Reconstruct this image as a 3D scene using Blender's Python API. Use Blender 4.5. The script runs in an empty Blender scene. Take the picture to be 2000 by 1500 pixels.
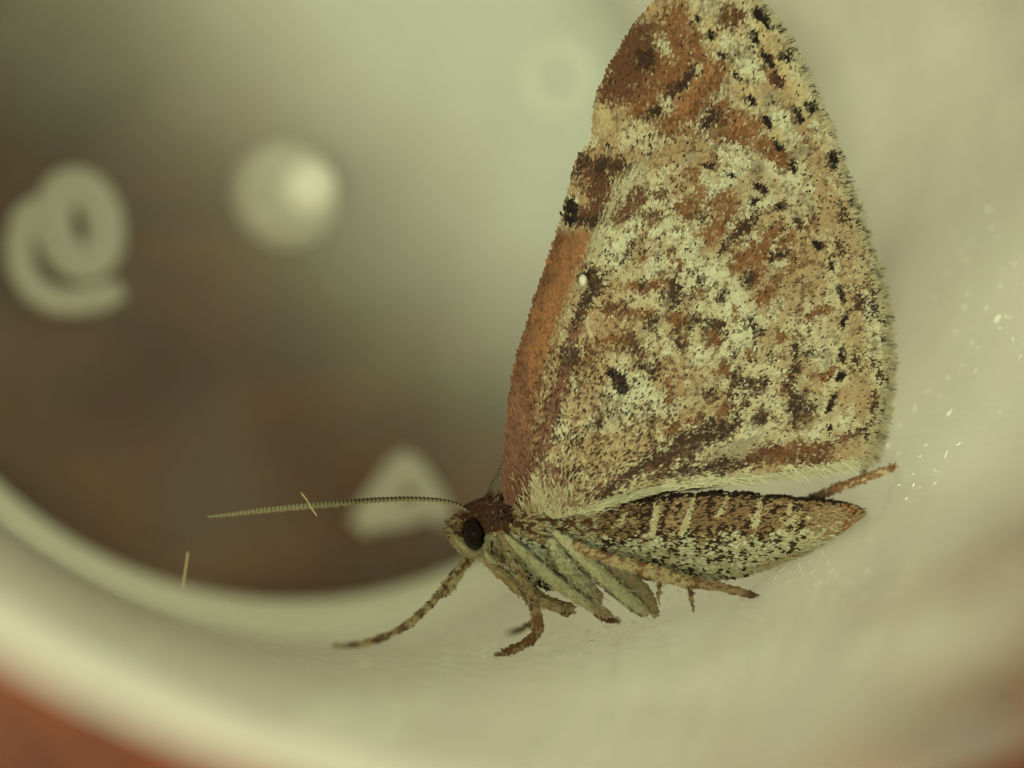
import bpy, bmesh, math, random
import numpy as np
from mathutils import Vector, Matrix
from mathutils.geometry import delaunay_2d_cdt

random.seed(7)
rng = np.random.default_rng(11)
scene = bpy.context.scene
COL = scene.collection
scene.unit_settings.system = 'METRIC'
scene.unit_settings.scale_length = 0.01          # one unit is one centimetre

# ------------------------------------------------------------------ frame of the place
# The pot stands upright on the table, its axis is world Z.  The camera looks down into it,
# about 16 degrees off the axis.  Distances are measured from the camera position.
D = 4.5                 # distance of the moth's own plane, cm
S = 0.0015              # cm per photograph pixel in that plane
BASE_D = 7.0            # distance of the pot's base
def cvec(px, py, d=0.0):
    k = (D + d) / D
    return Vector(((px - 1000) * S * k, (750 - py) * S * k, -(D + d)))
c_base = cvec(590, 372, BASE_D - D)
c_mid = cvec(850, -16, 0)
ax = (c_mid - c_base).normalized()
ux = (Vector((1, 0, 0)) - ax * ax.x).normalized()
uy = ax.cross(ux)
ROT = Matrix((ux, uy, ax))           # rows: photograph frame -> world
BASE_Z = 0.16
ORG = Vector((0, 0, BASE_Z)) - ROT @ c_base
def W(px, py, d=0.0):
    return ROT @ cvec(px, py, d) + ORG

# ------------------------------------------------------------------ camera, world, lamps
cam = bpy.data.cameras.new('camera'); camo = bpy.data.objects.new('camera', cam); COL.objects.link(camo)
camo.matrix_world = Matrix.Translation(ORG) @ ROT.to_4x4()
cam.sensor_width = 36; cam.lens = 36 * D / (2000 * S)
cam.clip_start = 0.05; cam.clip_end = 200
cam.dof.use_dof = True; cam.dof.focus_distance = D - 0.07; cam.dof.aperture_fstop = cam.lens * 1e-3 / 0.21
scene.camera = camo
scene.view_settings.view_transform = 'Standard'; scene.view_settings.look = 'None'
scene.view_settings.exposure = 0.0; scene.view_settings.gamma = 1
scene.cycles.use_denoising = True
scene.cycles.max_bounces = 12; scene.cycles.diffuse_bounces = 6; scene.cycles.transparent_max_bounces = 16
scene.cycles.transmission_bounces = 8; scene.cycles.glossy_bounces = 4
scene.cycles.sample_clamp_indirect = 6

world = bpy.data.worlds.new('World'); scene.world = world; world.use_nodes = True
bg = world.node_tree.nodes['Background']
bg.inputs[0].default_value = (0.92, 1.0, 0.68, 1); bg.inputs[1].default_value = 0.58

def area(name, pos_cam, aim_cam, size, power, color, spread=180):
    l = bpy.data.lights.new(name, 'AREA'); l.shape = 'DISK'; l.size = size; l.energy = power; l.color = color; l.spread = math.radians(spread)
    o = bpy.data.objects.new(name, l); COL.objects.link(o)
    p = ROT @ Vector(pos_cam) + ORG; t = ROT @ Vector(aim_cam) + ORG
    o.location = p; o.rotation_euler = (t - p).to_track_quat('-Z', 'Y').to_euler()
    return o
LC = (1.0, 0.97, 0.66)
area('wall_fill', (-2.5, -12.0, -4.4), (-0.8, -1, -4.8), 5.0, 120, LC, 55)  # added fill, narrowed to brighten the lower wall and spare the table
area('side_fill', (11.0, 1.5, -3.0), (0, 0.6, -4.0), 6.0, 34, (1.0, 0.86, 0.54), 80)  # added fill from the right, warm to tan that side of the wall
area('ceiling_lamp', (-1.7, -2.1, 8.0), (-0.5, 1.2, -7), 2.0, 1480, LC)

# ------------------------------------------------------------------ helpers
def lin(c):
    c = np.asarray(c, float) / 255.0
    return np.where(c <= 0.04045, c / 12.92, ((c + 0.055) / 1.055) ** 2.4)
LIT = np.array([0.78, 0.71, 0.50])       # white card in this light, so that picture tones become albedos
def alb(c):
    return np.clip(lin(c) / LIT, 0.004, 0.85)

def tag(o, label, cat, group=None):
    o['label'] = label; o['category'] = cat
    if group: o['group'] = group
    return o
def mesh_obj(name, verts, faces, mat, parent=None, cols=None, smooth=False, kind=None):
    me = bpy.data.meshes.new(name)
    me.from_pydata([tuple(v) for v in verts], [], [tuple(f) for f in faces])
    if cols is not None:
        a = me.color_attributes.new('tint', 'FLOAT_COLOR', 'POINT')
        c = np.ones((len(verts), 4), np.float32); c[:, :3] = cols
        a.data.foreach_set('color', c.ravel())
    if smooth: me.polygons.foreach_set('use_smooth', [True] * len(me.polygons))
    if mat: me.materials.append(mat)
    me.update()
    o = bpy.data.objects.new(name, me); COL.objects.link(o)
    if parent:
        o.parent = parent
        o.matrix_parent_inverse = parent.matrix_world.inverted()
    if kind: o['kind'] = kind
    return o
def empty(name, loc):
    o = bpy.data.objects.new(name, None); COL.objects.link(o)
    o.location = loc; o.empty_display_size = 0.2
    bpy.context.view_layer.update()
    return o

def nodes(name):
    m = bpy.data.materials.new(name); m.use_nodes = True
    nt = m.node_tree; nt.nodes.clear()
    out = nt.nodes.new('ShaderNodeOutputMaterial')
    return m, nt, out
def N(nt, t, **kw):
    n = nt.nodes.new(t)
    for k, v in kw.items(): setattr(n, k, v)
    return n

def tint_mat(name, rough=0.75, spec=0.25, translucent=0.0, sheen=0.0, grain=0.0, gs=90):
    m, nt, out = nodes(name)
    at = N(nt, 'ShaderNodeAttribute', attribute_name='tint')
    p = N(nt, 'ShaderNodeBsdfPrincipled')
    p.inputs['Roughness'].default_value = rough
    p.inputs['Specular IOR Level'].default_value = spec
    p.inputs['Sheen Weight'].default_value = sheen
    colsock = at.outputs['Color']
    if grain > 0:
        tc = N(nt, 'ShaderNodeTexCoord'); nz = N(nt, 'ShaderNodeTexNoise'); nz.inputs['Scale'].default_value = gs
        nz.inputs['Detail'].default_value = 4
        nt.links.new(tc.outputs['Object'], nz.inputs['Vector'])
        mr = N(nt, 'ShaderNodeMapRange'); mr.inputs[3].default_value = 1 - grain; mr.inputs[4].default_value = 1 + grain
        mr.inputs[1].default_value = 0.3; mr.inputs[2].default_value = 0.7
        nt.links.new(nz.outputs['Fac'], mr.inputs[0])
        mx = N(nt, 'ShaderNodeVectorMath', operation='SCALE')
        nt.links.new(colsock, mx.inputs[0]); nt.links.new(mr.outputs[0], mx.inputs['Scale'])
        colsock = mx.outputs[0]
        bp = N(nt, 'ShaderNodeBump'); bp.inputs['Strength'].default_value = 0.4; bp.inputs['Distance'].default_value = 0.01
        nt.links.new(nz.outputs['Fac'], bp.inputs['Height']); nt.links.new(bp.outputs[0], p.inputs['Normal'])
    nt.links.new(colsock, p.inputs['Base Color'])
    if translucent > 0:
        t = N(nt, 'ShaderNodeBsdfTranslucent'); nt.links.new(colsock, t.inputs[0])
        mix = N(nt, 'ShaderNodeMixShader'); mix.inputs[0].default_value = translucent
        nt.links.new(p.outputs[0], mix.inputs[1]); nt.links.new(t.outputs[0], mix.inputs[2])
        nt.links.new(mix.outputs[0], out.inputs[0])
    else:
        nt.links.new(p.outputs[0], out.inputs[0])
    return m
M_SCALE = tint_mat('wing_scale', 0.65, 0.10, 0.10)
M_MEMB = tint_mat('wing_membrane', 0.8, 0.05, 0.10)
M_BODY = tint_mat('moth_body', 0.8, 0.05, 0, 0, 0.25, 40)
M_HAIR = tint_mat('moth_hair', 0.6, 0.3, 0.2)
M_LEG = tint_mat('moth_leg', 0.6, 0.3, 0, 0, 0.2, 110)

def plastic(name, transp, transluc, gloss_rough, col=(0.92, 0.92, 0.84), bump=0.0, tvar=None, gl=1.0, bright_side=None, tn=0.05):
    m, nt, out = nodes(name)
    tc = N(nt, 'ShaderNodeTexCoord')
    d = N(nt, 'ShaderNodeBsdfDiffuse'); d.inputs[0].default_value = (*col, 1)
    t = N(nt, 'ShaderNodeBsdfTranslucent'); t.inputs[0].default_value = (*col, 1)
    g = N(nt, 'ShaderNodeBsdfGlossy'); g.inputs['Roughness'].default_value = gloss_rough
    tr = N(nt, 'ShaderNodeBsdfTransparent'); tr.inputs[0].default_value = (0.97, 0.97, 0.93, 1)
    m1 = N(nt, 'ShaderNodeMixShader'); m1.inputs[0].default_value = transluc
    nt.links.new(d.outputs[0], m1.inputs[1]); nt.links.new(t.outputs[0], m1.inputs[2])
    m2 = N(nt, 'ShaderNodeMixShader')
    nz = N(nt, 'ShaderNodeTexNoise'); nz.inputs['Scale'].default_value = 0.9; nz.inputs['Detail'].default_value = 3
    nt.links.new(tc.outputs['Object'], nz.inputs['Vector'])
    mr = N(nt, 'ShaderNodeMapRange'); mr.inputs[1].default_value = 0.3; mr.inputs[2].default_value = 0.7
    mr.inputs[3].default_value = transp - tn; mr.inputs[4].default_value = min(0.99, transp + tn)
    nt.links.new(nz.outputs['Fac'], mr.inputs[0])
    fac = mr.outputs[0]
    if tvar:      # the moulded wall is thinner, so clearer, towards its rim
        sp = N(nt, 'ShaderNodeSeparateXYZ'); nt.links.new(tc.outputs['Object'], sp.inputs[0])
        mz = N(nt, 'ShaderNodeMapRange', interpolation_type='SMOOTHSTEP')
        for i, v in enumerate(tvar): mz.inputs[1 + i].default_value = v
        nt.links.new(sp.outputs['Z'], mz.inputs[0])
        ad = N(nt, 'ShaderNodeMath', operation='ADD'); nt.links.new(fac, ad.inputs[0]); nt.links.new(mz.outputs[0], ad.inputs[1])
        fac = ad.outputs[0]
    if bright_side:     # milkier towards one side, which puts a brighter-lit side into the plastic
        vm = N(nt, 'ShaderNodeVectorMath', operation='DOT_PRODUCT'); vm.inputs[1].default_value = bright_side[0]
        nt.links.new(tc.outputs['Object'], vm.inputs[0])
        n3 = N(nt, 'ShaderNodeTexNoise'); n3.inputs['Scale'].default_value = 0.8; n3.inputs['Detail'].default_value = 2; nt.links.new(tc.outputs['Object'], n3.inputs['Vector'])
        a3 = N(nt, 'ShaderNodeMath', operation='MULTIPLY_ADD'); a3.inputs[1].default_value = 1.6; nt.links.new(n3.outputs['Fac'], a3.inputs[0]); nt.links.new(vm.outputs['Value'], a3.inputs[2])
        mc = N(nt, 'ShaderNodeMapRange', interpolation_type='SMOOTHSTEP')
        mc.inputs[1].default_value = bright_side[1]; mc.inputs[2].default_value = bright_side[2]; mc.inputs[3].default_value = 0; mc.inputs[4].default_value = -bright_side[3]
        nt.links.new(a3.outputs[0], mc.inputs[0])
        a4 = N(nt, 'ShaderNodeMath', operation='ADD'); nt.links.new(fac, a4.inputs[0]); nt.links.new(mc.outputs[0], a4.inputs[1]); fac = a4.outputs[0]
    nt.links.new(fac, m2.inputs[0])
    nt.links.new(m1.outputs[0], m2.inputs[1]); nt.links.new(tr.outputs[0], m2.inputs[2])
    fr = N(nt, 'ShaderNodeFresnel'); fr.inputs['IOR'].default_value = 1.45
    m3 = N(nt, 'ShaderNodeMixShader')
    gm = N(nt, 'ShaderNodeMath', operation='MULTIPLY'); gm.inputs[1].default_value = gl; 
    ge = N(nt, 'ShaderNodeNewGeometry'); bf = N(nt, 'ShaderNodeMath', operation='SUBTRACT'); bf.inputs[0].default_value = 1.0
    nt.links.new(ge.outputs['Backfacing'], bf.inputs[1]); fm = N(nt, 'ShaderNodeMath', operation='MULTIPLY')
    nt.links.new(fr.outputs[0], fm.inputs[0]); nt.links.new(bf.outputs[0], fm.inputs[1]); nt.links.new(fm.outputs[0], gm.inputs[0])
    nt.links.new(gm.outputs[0], m3.inputs[0]); nt.links.new(m2.outputs[0], m3.inputs[1]); nt.links.new(g.outputs[0], m3.inputs[2])
    nt.links.new(m3.outputs[0], out.inputs[0])
    if bump > 0:
        n2 = N(nt, 'ShaderNodeTexNoise'); n2.inputs['Scale'].default_value = 26; n2.inputs['Detail'].default_value = 5
        mp = N(nt, 'ShaderNodeMapping'); mp.inputs['Scale'].default_value = (1, 1, 0.25)
        nt.links.new(tc.outputs['Object'], mp.inputs[0]); nt.links.new(mp.outputs[0], n2.inputs['Vector'])
        b = N(nt, 'ShaderNodeBump'); b.inputs['Strength'].default_value = bump; b.inputs['Distance'].default_value = 0.02
        nt.links.new(n2.outputs['Fac'], b.inputs['Height'])
        for nn in (d, t, g): nt.links.new(b.outputs[0], nn.inputs['Normal'])
        nt.links.new(b.outputs[0], fr.inputs['Normal'])
    return m
M_WALL = plastic('pot_wall_plastic', 0.42, 0.6, 0.06, tn=0.26, bump=0.12, tvar=(3.1, 4.6, 0.0, 0.62), gl=0.95, bright_side=((-0.8, -0.12, 0), 0.1, 1.3, 0.5))
M_BASE = plastic('pot_base_plastic', 0.93, 0.4, 0.22, col=(0.86, 0.92, 0.85), bump=0.05, gl=0.6, bright_side=((0.62, 0.78, 0), -0.2, 2.2, 0.60))  # base milkier at upper right, standing in for light falling there
M_MARK = plastic('pot_mark_plastic', 0.22, 0.35, 0.2)
M_BOSS2 = plastic('pot_boss_ring_plastic', 0.46, 0.3, 0.15)
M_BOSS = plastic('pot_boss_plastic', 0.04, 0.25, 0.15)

def wood():
    m, nt, out = nodes('table_wood')
    tc = N(nt, 'ShaderNodeTexCoord')
    mp = N(nt, 'ShaderNodeMapping'); mp.inputs['Rotation'].default_value = (0, 0, 0.9); mp.inputs['Scale'].default_value = (0.75, 1.25, 1)
    nt.links.new(tc.outputs['Object'], mp.inputs[0])
    nz = N(nt, 'ShaderNodeTexNoise'); nz.inputs['Scale'].default_value = 1.6; nz.inputs['Detail'].default_value = 7; nz.inputs['Distortion'].default_value = 0.6
    nt.links.new(mp.outputs[0], nz.inputs['Vector'])
    cr = N(nt, 'ShaderNodeValToRGB'); cr.color_ramp.elements[0].position = 0.30; cr.color_ramp.elements[1].position = 0.72
    cr.color_ramp.elements[0].color = (0.062, 0.012, 0.003, 1); cr.color_ramp.elements[1].color = (0.20, 0.045, 0.009, 1)
    nt.links.new(nz.outputs['Fac'], cr.inputs[0])
    p = N(nt, 'ShaderNodeBsdfPrincipled'); p.inputs['Roughness'].default_value = 0.55; p.inputs['Specular IOR Level'].default_value = 0.25
    nt.links.new(cr.outputs[0], p.inputs['Base Color']); nt.links.new(p.outputs[0], out.inputs[0])
    return m

# ------------------------------------------------------------------ table
def box(name, lo, hi, mat, parent=None):
    bm = bmesh.new(); bmesh.ops.create_cube(bm, size=1)
    for v in bm.verts:
        v.co = Vector([lo[i] + (v.co[i] + 0.5) * (hi[i] - lo[i]) for i in range(3)])
    bmesh.ops.bevel(bm, geom=bm.edges[:], offset=0.3, segments=3, affect='EDGES')
    me = bpy.data.meshes.new(name); bm.to_mesh(me); bm.free(); me.materials.append(mat)
    o = bpy.data.objects.new(name, me); COL.objects.link(o)
    return o
tb = box('table', (-30, -26, -2.5), (30, 26, 0), wood())
tag(tb, 'dark red-brown wooden table top under the plastic pot', 'table')

# ------------------------------------------------------------------ pot
def outward(o, up=0):          # normals out of the solid; open shells face up
    bm = bmesh.new(); bm.from_mesh(o.data); bmesh.ops.recalc_face_normals(bm, faces=bm.faces[:])
    if up and sum(f.normal.z * f.calc_area() for f in bm.faces) < 0: bmesh.ops.reverse_faces(bm, faces=bm.faces[:])
    bm.to_mesh(o.data); bm.free(); o.data.update(); return o
def lathe(name, prof, mat, parent=None, seg=128, smooth=True, closed=True, off=(0, 0, 0)):
    vs, fs = [], []
    n = len(prof)
    for r, z in prof:
        for k in range(seg):
            a = 2 * math.pi * k / seg
            vs.append((off[0] + r * math.cos(a), off[1] + r * math.sin(a), off[2] + z))
    for i in range(n if closed else n - 1):
        j = (i + 1) % n
        for k in range(seg):
            l = (k + 1) % seg
            fs.append((i * seg + k, i * seg + l, j * seg + l, j * seg + k))
    o = mesh_obj(name, vs, fs, mat, parent, smooth=smooth)
    return outward(o, 1.0 if not closed and len(prof) == 7 else 0)
R0 = 1.93
def wall_r(h):             # inner radius h above the base
    return R0 + 0.02 - 0.022 * h + 0.0098 * h * h
def project(p):
    c = ROT.transposed() @ (p - ORG); return 1000 + c.x / -c.z * D / S, 750 - c.y / -c.z * D / S
def rim_gap(h):            # how far the inner rim passes from its place in the photograph
    r = wall_r(h); return min(math.hypot(a - 200, b - 1395) for a, b in (project(Vector((r * math.cos(t / 500), r * math.sin(t / 500), BASE_Z + h))) for t in range(1571, 3142)))
RIM_H = 4.43
pot = empty('plastic_pot', (0, 0, 0))
tag(pot, 'clear frosted plastic pot with moulded marks on its base and a moth inside', 'pot')
inner = [(R0 - 0.02, 0.0)]
for i in range(7):                              # rounded corner between base and wall
    a = i / 6 * math.pi / 2
    rr = 0.07
    inner.append((wall_r(rr) - rr + rr * math.sin(a), rr - rr * math.cos(a)))
hs = np.linspace(0.12, RIM_H, 24)
inner += [(wall_r(h), h) for h in hs]
TH = 0.045
rim = [(wall_r(RIM_H) + 0.012, RIM_H + 0.015), (wall_r(RIM_H) + 0.035, RIM_H + 0.015)]
outer = [(wall_r(h) + TH, h) for h in hs[::-1][1:]]
outer += [(wall_r(0) + TH, 0.1), (wall_r(0) + TH, -BASE_Z + 0.02), (wall_r(0) + TH - 0.03, -BASE_Z + 0.001), (R0 - 0.02, -BASE_Z + 0.001), (R0 - 0.05, -0.07)]
lathe('wall', [(r, z + BASE_Z) for r, z in inner + rim + outer], M_WALL, pot)
# base disc with a slight dish, a hair inside the wall's corner
bp = [(0.001, 0.03), (0.5, 0.028), (1.0, 0.02), (1.5, 0.008), (R0 - 0.024, -0.004), (R0 - 0.024, -0.066), (1.0, -0.06), (0.001, -0.055)]
lathe('base', [(r, z + BASE_Z) for r, z in bp], M_BASE, pot, closed=False)

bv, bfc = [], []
for k in range(97):             # opaque arc added as the lit band along the base edge, tapering both ways
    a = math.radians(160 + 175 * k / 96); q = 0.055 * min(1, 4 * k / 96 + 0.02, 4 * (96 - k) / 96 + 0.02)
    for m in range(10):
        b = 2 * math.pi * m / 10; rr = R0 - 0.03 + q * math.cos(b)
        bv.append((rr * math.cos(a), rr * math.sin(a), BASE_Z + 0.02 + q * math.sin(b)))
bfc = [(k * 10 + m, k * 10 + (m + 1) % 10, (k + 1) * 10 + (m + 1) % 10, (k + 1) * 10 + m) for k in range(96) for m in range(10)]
outward(mesh_obj('lit_edge_band', bv, bfc, M_BOSS, pot, smooth=True))

def plane_hit(px, py, h):               # the point of the sight line through a photograph pixel at height h over the base
    d = W(px, py, 0) - ORG
    t = (BASE_Z + h - ORG.z) / d.z
    return ORG + d * t
def wall_hit(px, py):                   # where the sight line meets the inner wall; gives its distance offset from D
    lo, hi = -3.0, 2.6
    f = lambda dd: (lambda p: math.hypot(p.x, p.y) - wall_r(p.z - BASE_Z))(W(px, py, dd))
    best = None
    prev = None
    for dd in np.linspace(lo, hi, 300):
        v = f(dd)
        if prev is not None and prev[1] < 0 <= v or prev is not None and prev[1] > 0 >= v:
            a, b = prev[0], dd
            for _ in range(30):
                mth = (a + b) / 2
                if (f(mth) > 0) == (prev[1] > 0): a = mth
                else: b = mth
            best = a
        prev = (dd, v)
    return best
for q in [(655, 1262), (970, 1280), (993, 1236), (1118, 1200), (1205, 1212), (1265, 1203), (1352, 1187), (1475, 1163), (1755, 911), (1942, 628), (1000, 1350)]:
    print('HIT', q, wall_hit(*q))

def bar_path(name, pts, w, h, mat, parent, closed=False, z0=0.012):
    """rounded raised bar along a path on the base (photograph pixels)"""
    P = [plane_hit(x, y, z0) for x, y in pts]
    n = len(P); vs, fs = [], []; K = 10
    for i, p in enumerate(P):
        a = P[(i - 1) % n] if closed or i > 0 else P[i]
        b = P[(i + 1) % n] if closed or i < n - 1 else P[i]
        t = (b - a); t.z = 0; t.normalize(); s = Vector((-t.y, t.x, 0))
        end = 0.75 if not closed and i in (0, n - 1) else 1.0
        for k in range(K):
            an = math.pi * k / (K - 1)
            vs.append(p + s * (w * end * math.cos(an)) + Vector((0, 0, h * end * math.sin(an) ** 0.7)))
    m = n if closed else n - 1
    for i in range(m):
        j = (i + 1) % n
        for k in range(K - 1):
            fs.append((i * K + k, i * K + k + 1, j * K + k + 1, j * K + k))
    if not closed:
        fs.append(tuple(range(K))); fs.append(tuple((n - 1) * K + k for k in reversed(range(K))))
    return outward(mesh_obj(name, vs, fs, mat, parent, smooth=True), 1)
ring = []
for k in range(28):
    a = 2 * math.pi * k / 28
    x, y = 50 * math.cos(a), 78 * math.sin(a)
    th = math.radians(-12)
    ring.append((155 + x * math.cos(th) - y * math.sin(th), 440 + x * math.sin(th) + y * math.cos(th)))
l1 = bar_path('moulded_letter', ring, 0.085, 0.08, M_MARK, pot, closed=True)
l1['label'] = 'raised rounded letter with a looped tail near the left edge of the base'
bar_path('letter_tail', [(72, 395), (48, 430), (37, 475), (42, 525), (66, 565), (105, 587), (150, 590), (200, 580), (238, 566)], 0.062, 0.07, M_MARK, l1)
l2 = bar_path('moulded_letter', [(700, 1035), (725, 1000), (755, 955), (785, 915), (805, 893)], 0.075, 0.07, M_MARK, pot)
l2['label'] = 'raised angular mark near the lower edge of the base behind the moth head'
bar_path('letter_stroke', [(800, 900), (825, 945), (850, 985), (870, 1020)], 0.06, 0.06, M_MARK, l2)
bar_path('letter_stroke', [(725, 1015), (780, 1003), (840, 990)], 0.07, 0.06, M_MARK, l2)
mk = [(1092 + 58 * math.cos(k * math.pi / 12), 150 + 62 * math.sin(k * math.pi / 12)) for k in range(24)]
bar_path('moulded_ring', mk, 0.04, 0.04, M_BASE, pot, closed=True)
# moulding boss at the middle of the base
pc = plane_hit(560, 382, 0.03)
boss = lathe('moulding_boss', [(0.001, 0.13), (0.10, 0.13), (0.16, 0.125), (0.20, 0.11), (0.225, 0.085), (0.24, 0.05), (0.25, 0.0)], M_BOSS2, pot, seg=48, closed=False, off=(pc.x, pc.y, pc.z))
pt = plane_hit(603, 366, 0.14)
lathe('hot_spot_core', [(0.001, 0.13), (0.045, 0.128), (0.08, 0.115), (0.105, 0.09), (0.12, 0.055), (0.13, 0.02), (0.135, -0.03)], M_BOSS, boss, seg=32, closed=False, off=(pt.x, pt.y, pt.z))  # opaque core over the gate, added as the boss's bright hot spot

# ------------------------------------------------------------------ noise in python
def vnoise(x, y, seed):
    xi = np.floor(x).astype(int); yi = np.floor(y).astype(int)
    fx = x - xi; fy = y - yi
    fx = fx * fx * (3 - 2 * fx); fy = fy * fy * (3 - 2 * fy)
    def h(a, b):
        v = (a * 374761393 + b * 668265263 + seed * 974634277) & 0xffffffff
        v = ((v ^ (v >> 13)) * 1274126177) & 0xffffffff
        return ((v ^ (v >> 16)) & 0xffff) / 65535.0
    return (h(xi, yi) * (1 - fx) + h(xi + 1, yi) * fx) * (1 - fy) + (h(xi, yi + 1) * (1 - fx) + h(xi + 1, yi + 1) * fx) * fy
def fbm(x, y, s, seed):
    return 0.55 * vnoise(x / s, y / s, seed) + 0.3 * vnoise(x / s * 2.1, y / s * 2.1, seed + 5) + 0.15 * vnoise(x / s * 4.3, y / s * 4.3, seed + 9)

# ------------------------------------------------------------------ the wing pattern
PAL = {k: alb(v) for k, v in dict(
    C=(152, 140, 94), T=(132, 108, 66), O=(100, 65, 32), B=(76, 48, 25), D=(42, 29, 16), K=(17, 11, 6),
    G=(118, 107, 72), P=(162, 158, 112), Y=(150, 130, 80), R=(124, 82, 44), V=(96, 64, 42), S=(156, 150, 100)).items()}
# x, y, half-length, half-width, turn in degrees (along the first axis, picture sense), colour, strength
TURN = -52
PAT = []
def sp(c, s, *pts):
    for p in pts:
        x, y, a, b = p[:4]; t = p[4] if len(p) > 4 else TURN
        PAT.append((x, y, a * (.85 if c == 'P' else 1), b * (.85 if c == 'P' else 1), t, c, s * (.7 if c == 'P' else 1)))
# fore wing, brown costal patch and outer field
sp('T', .8, (1330, 30, 60, 40), (1290, 20, 40, 40), (1215, 235, 50, 40), (1180, 240, 30, 55, 80), (1250, 260, 60, 45), (1330, 300, 80, 45, 0))
sp('T', .7, (1500, 150, 120, 18, 62), (1560, 260, 130, 22, 62), (1620, 420, 160, 22, 74), (1660, 640, 150, 22, 84))
sp('B', .95, (1238, 105, 62, 42, -55), (1265, 130, 50, 26, -45), (1205, 160, 55, 30, -60), (1225, 172, 48, 30, 10))
sp('O', .9, (1320, 45, 34, 22), (1345, 100, 36, 34), (1310, 110, 34, 30), (1382, 165, 50, 24), (1344, 214, 48, 24), (1298, 258, 32, 20), (1255, 215, 32, 26), (1290, 165, 40, 26), (1320, 150, 40, 24))
sp('O', .95, (1442, 248, 46, 24, 10), (1432, 272, 36, 18, 10), (1500, 296, 28, 22, 30), (1520, 312, 26, 16, 30), (1400, 215, 22, 12))
sp('R', .8, (1370, 150, 32, 14), (1450, 250, 24, 12, 10), (1340, 205, 30, 12))
sp('C', .85, (1296, 98, 20, 10, 50), (1372, 15, 14, 26, 90), (1450, 20, 18, 22, 90), (1240, 268, 30, 26), (1275, 285, 30, 16), (1360, 140, 10, 6))
sp('Y', .85, (1388, 55, 34, 9, 62), (1420, 120, 40, 9, 60), (1450, 178, 40, 9, 60), (1480, 220, 40, 9, 60), (1510, 265, 34, 9, 60), (1488, 70, 44, 9, 60), (1520, 130, 44, 10, 62), (1552, 190, 44, 12, 66), (1180, 232, 24, 12, 80))
sp('P', .8, (1462, 150, 34, 20, 60), (1475, 140, 30, 14, 60), (1520, 232, 32, 18, 60), (1540, 262, 30, 14, 60), (1420, 92, 24, 12, 60), (1430, 300, 50, 20, 10), (1450, 315, 30, 12, 0), (1480, 330, 26, 14, 20))
sp('G', .75, (1392, 22, 18, 24), (1408, 40, 16, 16), (1444, 114, 16, 18), (1500, 204, 20, 16), (1430, 105, 14, 14), (1560, 302, 16, 14), (1475, 332, 20, 16), (1350, 312, 16, 10), (1564, 400, 22, 18), (1380, 250, 16, 12))
sp('B', .8, (1425, 35, 24, 24, 30), (1512, 160, 22, 10, 60), (1492, 118, 20, 10, 60))
sp('D', .95, (1332, 164, 30, 11), (1274, 226, 20, 9), (1384, 238, 22, 10), (1396, 228, 10, 10), (1310, 185, 12, 8), (1260, 120, 24, 14))
sp('K', .97, (1362, 42, 7, 6), (1388, 72, 10, 7, 60), (1412, 114, 10, 8, 60), (1436, 154, 11, 6, 60), (1466, 202, 11, 7, 50), (1496, 242, 12, 7, 65), (1520, 290, 13, 9, 50), (1546, 332, 14, 8, 65))
sp('K', .93, (1470, 80, 18, 9, 75), (1497, 120, 18, 9, 50), (1516, 158, 18, 6, 65), (1550, 218, 18, 5, 50), (1561, 242, 7, 5), (1484, 32, 16, 14, 40), (1532, 114, 15, 11, 10), (1581, 216, 12, 14, 60), (1624, 316, 10, 18, 0), (1496, 50, 14, 8, 60))
# fore wing costal strip
STRIP = [(985, 1005), (985, 900), (987, 850), (993, 790), (1000, 740), (1012, 690), (1030, 630), (1048, 570), (1066, 520), (1080, 480), (1095, 430), (1107, 380), (1120, 330), (1135, 297)]
sp('B', .92, (1160, 318, 34, 22, 20), (1150, 345, 40, 30, 60), (1165, 380, 40, 26, -70), (1140, 430, 34, 14, 10), (1208, 332, 24, 14, 30), (1150, 415, 30, 24))
sp('D', .8, (1140, 315, 20, 10, 40), (1215, 335, 18, 10, 40), (1130, 345, 28, 8, -75), (1175, 330, 18, 10), (1155, 437, 28, 12, 0), (1130, 440, 20, 10, 0))
sp('T', .85, (1122, 378, 18, 7, 30), (1140, 362, 14, 7, 10), (1145, 400, 12, 10), (1165, 300, 16, 8))
sp('K', .97, (1112, 410, 17, 13, 40), (1108, 432, 12, 12), (1120, 425, 14, 8))
sp('T', .75, (1118, 600, 85, 7, -70), (1085, 700, 60, 7, -72), (1062, 800, 70, 7, -78), (1046, 870, 60, 8, -80))
sp('V', .75, (1003, 790, 80, 12, -82), (1015, 870, 90, 24, -86), (1012, 930, 70, 26, -88), (1022, 700, 60, 8, -72))
sp('B', .7, (1078, 505, 60, 5, -70), (1042, 600, 70, 5, -70), (1015, 700, 60, 5, -74))
# hind wing: dark shade along the leading edge
sp('T', .7, (1180, 600, 50, 28), (1170, 650, 60, 40), (1150, 780, 80, 30, -70), (1180, 690, 50, 20), (1320, 740, 50, 44), (1240, 640, 40, 20), (1350, 820, 50, 26), (1210, 880, 70, 30, -30), (1270, 850, 40, 24))
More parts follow.
